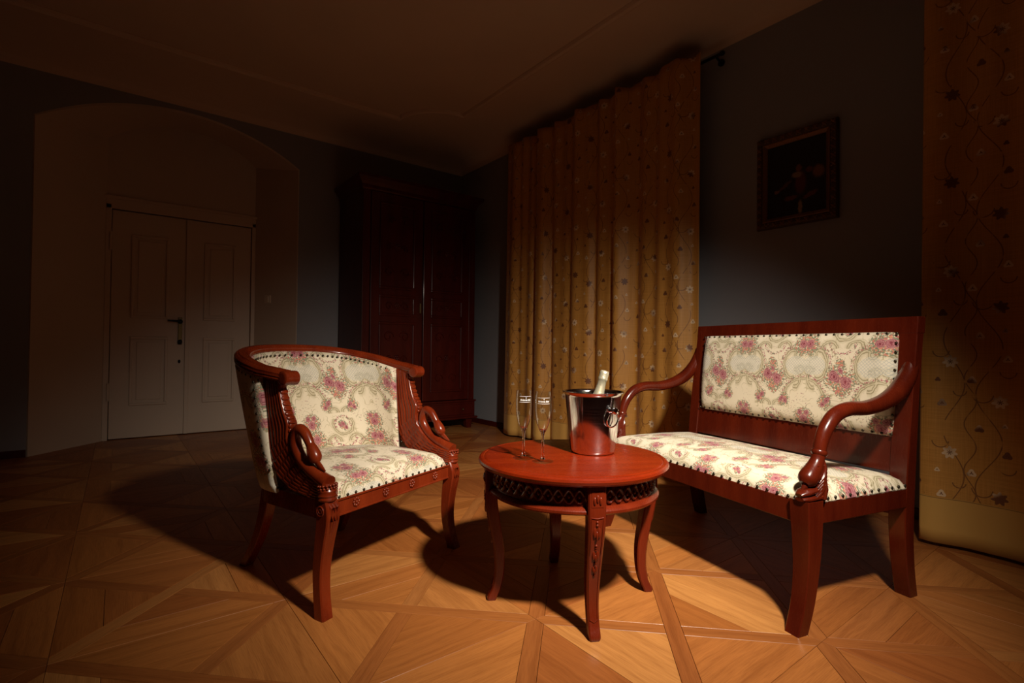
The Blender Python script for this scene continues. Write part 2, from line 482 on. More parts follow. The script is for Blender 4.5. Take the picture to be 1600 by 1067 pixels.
class MB:
    def __init__(self): self.v = []; self.f = []
    def add(self, v, f):
        b = len(self.v)
        self.v += [tuple(x) for x in v]
        self.f += [tuple(i + b for i in q) for q in f]
    def box(self, x0, x1, y0, y1, z0, z1):
        self.add([(x0, y0, z0), (x1, y0, z0), (x1, y1, z0), (x0, y1, z0), (x0, y0, z1), (x1, y0, z1), (x1, y1, z1), (x0, y1, z1)],
                 [(0, 3, 2, 1), (4, 5, 6, 7), (0, 1, 5, 4), (1, 2, 6, 5), (2, 3, 7, 6), (3, 0, 4, 7)])
        return self
    def loft(self, rings, closed=True, cap=True, loop=False):
        n = len(rings[0]); v = [p for r in rings for p in r]; f = []
        R = len(rings)
        for i in range(R if loop else R - 1):
            a = i * n; b = ((i + 1) % R) * n
            for j in range(n if closed else n - 1):
                k = (j + 1) % n
                f.append((a + j, a + k, b + k, b + j))
        if cap and not loop and closed:
            f.append(tuple(reversed(range(n))))
            f.append(tuple((R - 1) * n + j for j in range(n)))
        self.add(v, f)
        return self
    def lathe(self, prof, n=48, center=(0, 0, 0), cap=True):
        rings = []
        for r, z in prof:
            rings.append([(center[0] + r * math.cos(2 * PI * j / n), center[1] + r * math.sin(2 * PI * j / n), center[2] + z) for j in range(n)])
        return self.loft(rings, True, cap)
    def ellipsoid(self, c, r, nu=14, nv=9, rot=None):
        rings = []
        for i in range(nv + 1):
            th = PI * i / nv
            th = min(max(th, 0.03), PI - 0.03)
            ring = []
            for j in range(nu):
                ph = 2 * PI * j / nu
                p = Vector((r[0] * math.sin(th) * math.cos(ph), r[1] * math.sin(th) * math.sin(ph), -r[2] * math.cos(th)))
                if rot is not None: p = rot @ p
                ring.append(tuple(Vector(c) + p))
            rings.append(ring)
        return self.loft(rings)
    def tube(self, pts, rad, n=10, flat=(1, 1), up=(0, 0, 1), loop=False):
        pts = [Vector(p) for p in pts]
        N = len(pts)
        if not hasattr(rad, '__len__'): rad = [rad] * N
        rings = []
        up = Vector(up)
        for i, p in enumerate(pts):
            if loop: t = pts[(i + 1) % N] - pts[(i - 1) % N]
            else: t = pts[min(i + 1, N - 1)] - pts[max(i - 1, 0)]
            t.normalize()
            s = t.cross(up)
            if s.length < 1e-4: s = t.cross(Vector((1, 0, 0)))
            s.normalize(); w = s.cross(t)
            rings.append([p + s * (rad[i] * flat[0] * math.cos(2 * PI * j / n)) + w * (rad[i] * flat[1] * math.sin(2 * PI * j / n)) for j in range(n)])
        return self.loft(rings, True, not loop, loop)
    def build(self, name, mat, parent=None, smooth=False, bevel=0, auto=40, sub=0, seg=2):
        o = mesh_obj(name, self.v, self.f, mat, parent, smooth, auto=auto)
        if bevel:
            b = o.modifiers.new('bevel', 'BEVEL'); b.width = bevel; b.segments = seg; b.limit_method = 'ANGLE'
        if sub:
            s = o.modifiers.new('sub', 'SUBSURF'); s.levels = sub; s.render_levels = sub
        return o

def thing(name, label, cat, loc=(0, 0, 0), rz=0, group=None):
    o = bpy.data.objects.new(name, None)
    o.empty_display_size = 0.1
    COL.objects.link(o)
    o.location = loc; o.rotation_euler = (0, 0, rz)
    o['label'] = label; o['category'] = cat
    if group: o['group'] = group
    return o

def struct(o, label=None, cat=None):
    o['kind'] = 'structure'
    if label: o['label'] = label
    if cat: o['category'] = cat
    return o

def spline(pts, n):
    """Catmull-Rom through pts (tuples any dim), n samples."""
    P = [list(p) for p in pts]; K = len(P) - 1; out = []
    for i in range(n):
        t = i / (n - 1) * K
        k = min(int(t), K - 1); t -= k
        p0 = P[max(k - 1, 0)]; p1 = P[k]; p2 = P[k + 1]; p3 = P[min(k + 2, K)]
        out.append(tuple(0.5 * (2 * b + (c - a) * t + (2 * a - 5 * b + 4 * c - d) * t * t + (3 * b - a - 3 * c + d) * t ** 3) for a, b, c, d in zip(p0, p1, p2, p3)))
    return out

def rect_ring(c, wx, wy, chamf=0.0):
    x, y, z = c
    if chamf <= 0:
        return [(x - wx, y - wy, z), (x + wx, y - wy, z), (x + wx, y + wy, z), (x - wx, y + wy, z)]
    k = chamf
    return [(x - wx + k, y - wy, z), (x + wx - k, y - wy, z), (x + wx, y - wy + k, z), (x + wx, y + wy - k, z),
            (x + wx - k, y + wy, z), (x - wx + k, y + wy, z), (x - wx, y + wy - k, z), (x - wx, y - wy + k, z)]

def leg_loft(path, n=18, chamf=0.006):
    """path entries: x, y, z, half width x, half width y"""
    mb = MB()
    mb.loft([rect_ring(p[:3], p[3], p[4], chamf) for p in spline(path, n)])
    return mb

# ================================================================== THE SETTING
XR, YB = 2.2227, 4.0616      # right wall, back wall
XL, YF = -3.3, -3.3
ZW, ZC = 2.948, 3.10

# ---- floor
fl = mesh_obj('floor', *(lambda b: (b.v, b.f))(MB().box(XL - 0.1, XR + 0.1, YF - 0.1, 4.75, -0.06, -0.010)), M['sub'])
struct(fl, 'oak parquet floor of square panels with crossed diagonal strips', 'floor')

P = 0.6; HW = 0.026; S2 = HW * math.sqrt(2); SPL = 0.115
def prism(poly, gap=0.0006, ch=0.0007, top=0.0, bot=-0.010):
    def inset(pl, d):
        n = len(pl); out = []
        for i in range(n):
            a = Vector(pl[i - 1]); b = Vector(pl[i]); c = Vector(pl[(i + 1) % n])
            e1 = (b - a).normalized(); e2 = (c - b).normalized()
            n1 = Vector((-e1.y, e1.x)); n2 = Vector((-e2.y, e2.x))
            k = (n1 + n2); k /= max(1e-6, k.dot(n1))
            if k.length > 4: k = k.normalized() * 4
            out.append(tuple(b + k * d))
        return out
    a = inset(poly, gap); b = inset(poly, gap + ch)
    n = len(poly)
    v = [(*p, bot) for p in a] + [(*p, top - ch) for p in a] + [(*p, top) for p in b]
    f = []
    for L in range(2):
        for j in range(n):
            k = (j + 1) % n
            f.append((L * n + j, L * n + k, (L + 1) * n + k, (L + 1) * n + j))
    f.append(tuple(2 * n + j for j in range(n)))
    return v, f
h = P / 2
# local pieces around the panel centre; bottom side triangle split in two boards
yb = -h
bot_trap = [(-h + S2, yb), (h - S2, yb), (h - S2 - SPL, yb + SPL), (-h + S2 + SPL, yb + SPL)]
bot_whole = [(-h + S2, yb), (h - S2, yb), (0, -S2)]
bot_tri = [(-h + S2 + SPL, yb + SPL), (h - S2 - SPL, yb + SPL), (0, -S2)]
D2 = h * math.sqrt(2)
strip_full = [(-D2, 0), (-D2 + HW, -HW), (D2 - HW, -HW), (D2, 0), (D2 - HW, HW), (-D2 + HW, HW)]
strip_half = [(-D2, 0), (-D2 + HW, -HW), (-HW, -HW), (-HW, HW), (-D2 + HW, HW)]
def piece_mesh(nm, poly, is_strip):
    v, f = prism(poly)
    me = bpy.data.meshes.new(nm)
    me.from_pydata(v, [], f)
    me.materials.append(M['floor'])
    a = me.attributes.new('gco', 'FLOAT_VECTOR', 'POINT'); a.data.foreach_set('vector', [c for p in v for c in (p[0], p[1], 0.0)])
    s = me.attributes.new('strip', 'FLOAT', 'POINT'); s.data.foreach_set('value', [float(is_strip)] * len(v))
    return me, v, f
PM = {'trap': piece_mesh('plank_outer', bot_trap, 0), 'tri': piece_mesh('plank_inner', bot_tri, 0), 'whole': piece_mesh('plank_whole', bot_whole, 0),
      'full': piece_mesh('strip_long', strip_full, 1), 'half': piece_mesh('strip_short', strip_half, 1)}
panels = []
for ix in range(-6, 4):
    for iy in range(-6, 8):
        cx, cy = ix * P + h, iy * P + h
        pj = project((cx, cy, 0))
        score = 0
        if pj and -120 < pj[0] < 1720 and 560 < pj[1] < 1180: score = 1 / pj[2]
        panels.append((score, cx, cy))
panels.sort(reverse=True)
rest_v, rest_f, rest_g, rest_r, rest_s = [], [], [], [], []
for idx, (score, cx, cy) in enumerate(panels):
    flip = random.random() < 0.5
    items = []
    for q in range(4):
        if random.random() < 0.4: items += [('trap', q * PI / 2), ('tri', q * PI / 2)]
        else: items.append(('whole', q * PI / 2))
    d0 = PI / 4 if flip else 3 * PI / 4
    items.append(('full', d0)); items.append(('half', d0 + PI / 2)); items.append(('half', d0 - PI / 2))
    for kind, a in items:
        dz = random.uniform(-0.00045, 0.0)
        if idx < 48 and score > 0:
            o = bpy.data.objects.new('strip' if kind in ('full', 'half') else 'plank', PM[kind][0])
            o.location = (cx, cy, dz); o.rotation_euler = (0, 0, a); o.parent = fl
            COL.objects.link(o)
        else:
            _, v, f = PM[kind]
            c, s = math.cos(a), math.sin(a); b0 = len(rest_v); r = random.random()
            for p in v:
                rest_v.append((cx + c * p[0] - s * p[1], cy + s * p[0] + c * p[1], p[2] + dz))
                rest_g += [p[0], p[1], 0.0]; rest_r.append(r); rest_s.append(1.0 if kind in ('full', 'half') else 0.0)
            rest_f += [tuple(i + b0 for i in q) for q in f]
fr = mesh_obj('distant_parquet', rest_v, rest_f, M['floor'], fl)
fr['kind'] = 'stuff'
a = fr.data.attributes.new('gco', 'FLOAT_VECTOR', 'POINT'); a.data.foreach_set('vector', rest_g)
a = fr.data.attributes.new('rnd', 'FLOAT', 'POINT'); a.data.foreach_set('value', rest_r)
a = fr.data.attributes.new('strip', 'FLOAT', 'POINT'); a.data.foreach_set('value', rest_s)

# ---- walls
struct(MB().box(XR, XR + 0.1, YF, YB + 0.1, -0.06, 3.2).build('wall_right', M['wall']), 'grey blue painted wall behind curtains and settee', 'wall')
struct(MB().box(XL - 0.1, XL, YF, YB + 0.1, -0.06, 3.2).build('wall_left', M['wall']), 'grey blue painted wall at the dark left side', 'wall')
struct(MB().box(XL - 0.1, XR + 0.1, YF - 0.1, YF, -0.06, 3.2).build('wall_front', M['wall']), 'grey blue painted wall behind the viewer', 'wall')

# back wall with a segmental arch opening
AX0, AX1, ASP, AAP = -1.600, 0.335, 2.60, 2.895
def arc(x0, x1, zs, za, n=32):
    c = (x0 + x1) / 2; w = (x1 - x0) / 2; s = za - zs
    R = (w * w + s * s) / (2 * s)
    pts = []
    for i in range(n + 1):
        x = x0 + (x1 - x0) * i / n
        pts.append((x, za - R + math.sqrt(max(0, R * R - (x - c) ** 2))))
    return pts
oarc = arc(AX0, AX1, ASP, AAP)
mb = MB()
mb.box(XL, AX0, YB, YB + 0.1, -0.06, 3.2); mb.box(AX1, XR, YB, YB + 0.1, -0.06, 3.2)
for (xa, za), (xb, zb) in zip(oarc[:-1], oarc[1:]):
    mb.add([(xa, YB, za), (xb, YB, zb), (xb, YB, 3.2), (xa, YB, 3.2), (xa, YB + 0.1, za), (xb, YB + 0.1, zb), (xb, YB + 0.1, 3.2), (xa, YB + 0.1, 3.2)],
           [(0, 1, 2, 3), (7, 6, 5, 4), (0, 4, 5, 1), (3, 2, 6, 7)])
struct(mb.build('wall_back', M['wall']), 'grey blue wall with wide arched doorway recess', 'wall')
# recess (splayed jambs, vaulted soffit, back with the door)
YN = 4.56; IX0, IX1 = -1.165, 0.045
iarc = arc(IX0, IX1, 2.70, 2.93)
mb = MB()
e = 0.0015
mb.loft([[(x, YB - e, z) for x, z in oarc], [(x, YN, z) for x, z in iarc]], closed=False, cap=False)
def quad(mb, a, b, c, d): mb.add([a, b, c, d], [(0, 1, 2, 3)])
mb.add([(AX0 + e, YB - e, 0), (IX0, YN, 0), (IX0, YN, 2.70), (AX0 + e, YB - e, ASP)], [(0, 1, 2, 3)])
mb.add([(AX1 - e, YB - e, 0), (IX1, YN, 0), (IX1, YN, 2.70), (AX1 - e, YB - e, ASP)], [(3, 2, 1, 0)])
DZ = 2.07
for (xa, za), (xb, zb) in zip(iarc[:-1], iarc[1:]):
    quad(mb, (xa, YN, DZ), (xb, YN, DZ), (xb, YN, zb), (xa, YN, za))
o = mb.build('wall_recess', M['cream'])
sm = o.modifiers.new('thick', 'SOLIDIFY'); sm.thickness = 0.02; sm.offset = 0
struct(o, 'cream plastered arched recess around the white double door', 'wall')

# ---- door
d = thing('door_1', 'tall cream white panelled double door standing in the arched recess', 'door')
d['kind'] = 'structure'
mb = MB()
mb.box(IX0, -1.125, YN - 0.02, YN + 0.06, 0, DZ + 0.04); mb.box(0.010, IX1, YN - 0.02, YN + 0.06, 0, DZ + 0.04); mb.box(IX0, IX1, YN - 0.02, YN + 0.06, DZ, DZ + 0.10)
mb.box(IX0 - 0.01, IX1 + 0.01, YN - 0.032, YN + 0.06, DZ + 0.09, DZ + 0.115)
mb.build('door_frame', M['door'], d, bevel=0.003)
def leaf(x0, x1):
    lf = MB().box(x0, x1, YN + 0.006, YN + 0.045, 0.008, DZ - 0.004).build('door_leaf', M['door'], d, bevel=0.003)
    w = x1 - x0; px0, px1 = x0 + w * 0.25, x1 - w * 0.25
    for z0, z1 in ((0.30, 0.93), (1.10, 1.86)):
        mb = MB(); t = 0.022; y0 = YN - 0.008
        mb.box(px0, px1, y0, YN + 0.01, z0, z0 + t); mb.box(px0, px1, y0, YN + 0.01, z1 - t, z1)
        mb.box(px0, px0 + t, y0, YN + 0.01, z0 + t, z1 - t); mb.box(px1 - t, px1, y0, YN + 0.01, z0 + t, z1 - t)
        pn = mb.build('panel_moulding', M['door'], lf, bevel=0.004)
        MB().box(px0 + 0.05, px1 - 0.05, YN - 0.001, YN + 0.01, z0 + 0.05, z1 - 0.05).build('raised_panel', M['door'], lf, bevel=0.004)
    return lf
l1 = leaf(-1.120, -0.548); l2 = leaf(-0.542, 0.006)
MB().box(-0.556, -0.520, YN - 0.012, YN + 0.01, 0.008, DZ - 0.006).build('astragal', M['door'], l2, bevel=0.004)
hb = MB().box(-0.612, -0.578, YN - 0.006, YN + 0.008, 0.86, 1.12).build('handle_plate', M['brass'], l1, bevel=0.003)
mb = MB(); mb.tube([(-0.595, YN, 1.08), (-0.595, YN - 0.05, 1.08), (-0.62, YN - 0.056, 1.083), (-0.70, YN - 0.056, 1.085)], [0.011, 0.011, 0.010, 0.008], 10)
mb.ellipsoid((-0.595, YN - 0.005, 1.08), (0.022, 0.012, 0.022))
mb.build('lever_handle', M['iron'], l1, True)
MB().ellipsoid((-0.595, YN - 0.004, 0.885), (0.020, 0.012, 0.024)).build('keyhole_cover', M['iron'], l1, True)
MB().ellipsoid((-0.597, YN + 0.003, 0.70), (0.011, 0.008, 0.018)).build('lock_cylinder', M['iron'], l1, True)
for z in (0.35, 1.70):
    MB().lathe([(0.012, 0), (0.012, 0.16)], 12, (-1.128, YN - 0.022, z)).build('hinge', M['door'], d, True)
struct(MB().box(-1.2, 0.08, YN + 0.07, YN + 0.1, 0, 2.3).build('wall_behind_door', M['cream']), 'plain backing wall hidden behind the double door', 'wall')

# light switch on the right splay of the recess
jd = Vector((AX1 - IX1, YB - YN, 0)).normalized()
jn = Vector((-jd.y, jd.x, 0)); jn = -jn if jn.x > 0 else jn
jp = Vector((IX1, YN, 0)) + jd * 0.20
sw = thing('light_switch', 'small cream light switch on the recess side wall', 'switch', (jp.x, jp.y, 1.33), math.atan2(jd.y, jd.x))
sgn = 1 if Vector((-jd.y, jd.x, 0)).dot(jn) > 0 else -1
MB().box(-0.04, 0.04, *sorted((sgn * 0.008, sgn * 0.022)), -0.04, 0.04).build('switch_plate', M['plastic'], sw, bevel=0.004)
MB().box(-0.022, 0.022, *sorted((sgn * 0.018, sgn * 0.030)), -0.03, 0.03).build('rocker', M['plastic'], sw, bevel=0.004)

# ---- ceiling, cove and moulding
struct(MB().box(XL - 0.1, XR + 0.1, YF - 0.1, YB + 0.1, ZC, ZC + 0.05).build('ceiling', M['ceiling']), 'plain plaster ceiling with coved edges', 'ceiling')
mb = MB()
rings = []
for i in range(13):
    t = PI / 2 * i / 12
    off = 0.42 * (1 - math.cos(t)); z = ZW + (ZC - ZW) * math.sin(t)
    rings.append([(XL + off, YF + off, z), (XR - off, YF + off, z), (XR - off, YB - off, z), (XL + off, YB - off, z)])
mb.loft(rings, True, False)
o = mb.build('trim_1', M['ceiling'], smooth=True, auto=50)
struct(o, 'concave plaster cove between walls and ceiling', 'cove')
MO = 0.678; ox0, ox1, oy0, oy1 = XL + MO, XR - MO, YF + MO, YB - MO; rr = 0.46
path = []
for (cx, cy, a0) in ((ox1, oy1, 270), (ox0, oy1, 0), (ox0, oy0, 90), (ox1, oy0, 180)):
    for i in range(13):
        a = math.radians(a0 - 90 * i / 12)
        path.append((cx + rr * math.cos(a), cy + rr * math.sin(a), ZC - 0.004))
mb = MB(); mb.tube(path, 0.022, 8, flat=(1.3, 1.3), loop=True)
struct(mb.build('trim_2', M['ceiling'], smooth=True), 'raised plaster moulding line with notched corner on the ceiling', 'moulding')

# ---- baseboards
struct(MB().box(XR - 0.015, XR - 0.0005, YF, YB, 0, 0.055).build('baseboard_right', M['mahog_ward'], bevel=0.003), 'low dark wooden skirting along curtain wall', 'baseboard')
struct(MB().box(AX1, XR - 0.02, YB - 0.015, YB - 0.0005, 0, 0.055).build('baseboard_back', M['mahog_ward'], bevel=0.003), 'low dark wooden skirting behind the wardrobe', 'baseboard')
struct(MB().box(XL, AX0, YB - 0.015, YB - 0.0005, 0, 0.055).build('baseboard_back_left', M['mahog_ward'], bevel=0.003), 'low dark wooden skirting left of arched recess', 'baseboard')

# ================================================================== ARMCHAIR
CH = thing('tub_armchair', 'mahogany tub armchair with carved swan arms and floral tapestry upholstery', 'armchair', (-0.219, 0.527, 0), math.radians(22))
def ucurve(a, b, y0, n=40, e=2.5):
    out = []
    for i in range(n + 1):
        t = PI * i / n
        c, s = math.cos(t), math.sin(t)
        out.append((-a * math.copysign(abs(c) ** (2 / e), c), y0 + b * abs(s) ** (2 / e)))
    return out
def arclen(pts):
    L = [0.0]
    for p, q in zip(pts[:-1], pts[1:]): L.append(L[-1] + math.dist(p, q))
    return L
def wall_params(z):
    t = (z - 0.30) / (0.80 - 0.30)
    a = 0.298 + 0.036 * t; b = 0.225 + 0.095 * t; y0 = 0.255 + 0.075 * min(1, max(0, t))
    return a, b, y0
def rail_z(i, n): # height of the top rail along the U, i in 0..n
    return 0.772 + 0.073 * math.sin(PI * i / n) ** 0.8
NU = 48
def upholstery(offset, name, z0, puff, uoff):
    NV = 16
    rings = []; fab = []
    for k in range(NV + 1):
        row = []; f = []
        for i in range(NU + 1):
            zt = rail_z(i, NU) - 0.012
            z = z0 + (zt - z0) * k / NV
            a, b, y0 = wall_params(z)
            o_ = offset + puff * math.sin(PI * k / NV) ** 0.5
            c = ucurve(a + o_, b + o_, y0, NU)
            row.append((*c[i], z))
        L = arclen(row)
        mid = L[-1] / 2
        rings.append(row); fab.append([(l - mid + uoff, p[2] - 0.102) for l, p in zip(L, row)])
    mb = MB(); mb.loft(rings, False, False)
    o = mesh_obj(name, mb.v, mb.f, M['fabric'], CH, True, fab=[q for r in fab for q in r])
    s = o.modifiers.new('thick', 'SOLIDIFY'); s.thickness = 0.012; s.offset = 0
    return o
upholstery(-0.020, 'inner_upholstery', 0.33, -0.008, 0.135)
upholstery(0.023, 'outer_upholstery', 0.352, 0.006, 0.0)
# top rail
mb = MB(); path = []
n = NU
c = ucurve(0.342, 0.325, 0.33, n)
left = [(-0.326, 0.215, 0.756), (-0.334, 0.255, 0.762), (-0.3405, 0.295, 0.768)]
path = left + [(x, y, rail_z(i, n)) for i, (x, y) in enumerate(c)] + [(-p[0], p[1], p[2]) for p in reversed(left)]
prof = [(-0.022, -0.021), (-0.026, -0.015), (-0.0245, -0.011), (-0.027, -0.006), (-0.0255, -0.001), (-0.0265, 0.005), (-0.022, 0.012), (-0.017, 0.0155), (-0.0145, 0.0135), (-0.011, 0.0185), (-0.005, 0.0195), (0, 0.0175), (0.005, 0.0195), (0.011, 0.0185), (0.0145, 0.0135), (0.017, 0.0155), (0.022, 0.012), (0.0265, 0.005), (0.0255, -0.001), (0.027, -0.006), (0.0245, -0.011), (0.026, -0.015), (0.022, -0.021)]
def sweep(path, prof, closed_prof=True, cap=True):
    pts = [Vector(p) for p in path]; rings = []
    for i, p in enumerate(pts):
        t = (pts[min(i + 1, len(pts) - 1)] - pts[max(i - 1, 0)]); t.z = 0; t.normalize()
        s = Vector((t.y, -t.x, 0))
        rings.append([p + s * a + Vector((0, 0, b)) for a, b in prof])
    mb = MB(); mb.loft(rings, closed_prof, cap); return mb
tr = sweep(path, prof).build('top_rail', M['mahog'], CH, True, auto=35)
for sx in (-1, 1):
    mb = MB()
    xx = sx * 0.326
    ring = []
    # rolled scroll end across the arm
    for k, r in ((-0.029, 0.014), (-0.0285, 0.0205), (-0.026, 0.0235), (-0.012, 0.0245), (0.0, 0.0225), (0.012, 0.0245), (0.026, 0.0235), (0.0285, 0.0205), (0.029, 0.014)):
        ring.append([(xx + k, 0.212 + r * 1.05 * math.cos(2 * PI * j / 20), 0.748 + r * 1.05 * math.sin(2 * PI * j / 20)) for j in range(20)])
    mb.loft(ring)
    mb.build('arm_scroll', M['mahog'], tr, True, auto=35)
# seat rail following the plan
def seat_plan(s, t):
    """s -1..1 across, t 0..1 front to back"""
    y = 0.012 + t * 0.50
    if y < 0.28: hw = 0.298
    else:
        q = min(1.0, (y - 0.28) / 0.238)
        hw = 0.298 * (1 - q ** 2.4) ** (1 / 2.4) if q < 1 else 0.0
        hw = max(hw, 0.10)
    return s * hw, y
fr_ = MB(); fr_.box(-0.30, 0.30, 0.006, 0.045, 0.305, 0.362)
frail = fr_.build('front_rail', M['mahog'], CH, bevel=0.003)
mb = MB()
mb.box(-0.296, 0.296, 0.001, 0.007, 0.305, 0.3125); mb.box(-0.296, 0.296, 0.001, 0.007, 0.3545, 0.362)
mb.build('rail_moulding', M['mahog'], frail, bevel=0.002)
for x in (-0.21, -0.07, 0.07, 0.21):
    mb = MB()
    for k in range(8):
        a = 2 * PI * k / 8
        mb.ellipsoid((x + 0.0115 * math.cos(a), 0.004, 0.3335 + 0.0115 * math.sin(a)), (0.0055, 0.004, 0.0055), 8, 6)
    mb.ellipsoid((x, 0.003, 0.3335), (0.006, 0.005, 0.006), 10, 6)
    mb.build('rosette', M['mahog'], frail, True)
path = [(-0.315, 0.03, 0.332)] + [(x, y, 0.332) for x, y in ucurve(0.302, 0.240, 0.265, 40)] + [(0.315, 0.03, 0.332)]
sr = sweep(path, [(-0.018, -0.030), (-0.018, 0.028), (0.018, 0.028), (0.020, -0.024), (0.016, -0.030)]).build('side_rail', M['mahog'], CH, True, auto=35)
# seat cushion
NS, NT = 34, 30
rings, fab = [], []
for j in range(NT + 1):
    t = j / NT; row = []
    for i in range(NS + 1):
        s = -1 + 2 * i / NS
        x, y = seat_plan(s, t)
        ef = min(1.0, (y - 0.012) / 0.05); es = min(1.0, (1 - abs(s)) * 0.3 / 0.05)
        edge = math.sqrt(max(0, 1 - (1 - ef) ** 2)) * math.sqrt(max(0, 1 - (1 - es) ** 2))
        z = 0.362 + 0.040 * edge + 0.042 * (1 - s ** 2) ** 0.7 * (0.35 + 0.65 * math.sin(PI * min(1, t * 0.9 + 0.08))) * edge
        row.append((x, y - 0.008 * (1 - ef), z)); fab.append((x + 0.02, y - 0.07 + (z - 0.402) * (1.0 if ef < 1 else 1 - min(1, (y - 0.062) / 0.1))))
    rings.append(row)
base = len(rings)
mb = MB(); mb.loft(rings, False, False)
nb = len(mb.v)
# skirt edge closing to a flat underside
border = [i for i in range(NS + 1)] + [(j + 1) * (NS + 1) - 1 for j in range(1, NT + 1)] + [NT * (NS + 1) + i for i in range(NS - 1, -1, -1)] + [j * (NS + 1) for j in range(NT - 1, 0, -1)]
for b in border:
    v = mb.v[b]; mb.v.append((v[0], v[1], 0.355)); fab.append((fab[b][0], fab[b][1] - 0.007))
for k in range(len(border)):
    k2 = (k + 1) % len(border)
    mb.f.append((border[k2], border[k], nb + k, nb + k2))
mb.f.append(tuple(nb + k for k in range(len(border))))
mesh_obj('seat_cushion', mb.v, mb.f, M['fabric'], CH, True, fab=fab, auto=60)
# legs
for sx in (-1, 1):
    L = leg_loft([(sx * 0.322, 0.022, 0.372, 0.024, 0.025), (sx * 0.323, 0.012, 0.34, 0.027, 0.029), (sx * 0.324, 0.010, 0.30, 0.026, 0.027), (sx * 0.325, 0.022, 0.23, 0.0235, 0.0235), (sx * 0.328, 0.030, 0.15, 0.0215, 0.021),
                  (sx * 0.333, 0.022, 0.07, 0.0205, 0.020), (sx * 0.340, 0.003, 0.0, 0.021, 0.021)], 22, 0.004)
    lg = L.build('leg', M['mahog'], CH, True, auto=30)
    mb = MB()
    for k in (-0.012, 0.0, 0.012):
        mb.tube([(sx * 0.322 + k, 0.012, 0.372), (sx * 0.322 + k, -0.017, 0.345), (sx * 0.324 + k * 0.8, -0.018, 0.305), (sx * 0.325 + k * 0.5, -0.005, 0.262), (sx * 0.325, 0.0, 0.235)], [0.005, 0.006, 0.0055, 0.004, 0.002], 8)
    mb.build('acanthus_carving', M['mahog'], lg, True)
    mb = MB()
    for r in (0.015, 0.007):
        mb.tube([(sx * 0.350, 0.015 + r * math.cos(2 * PI * k / 16), 0.335 + r * math.sin(2 * PI * k / 16)) for k in range(16)], 0.003, 6, up=(1, 0, 0), loop=True)
    mb.build('roundel', M['mahog'], lg, True)
    L = leg_loft([(sx * 0.205, 0.47, 0.345, 0.024, 0.024), (sx * 0.208, 0.478, 0.29, 0.023, 0.023), (sx * 0.213, 0.495, 0.20, 0.021, 0.021), (sx * 0.220, 0.53, 0.10, 0.019, 0.019), (sx * 0.228, 0.588, 0.0, 0.019, 0.019)], 16, 0.003)
    L.build('leg', M['mahog'], CH, True, auto=30)
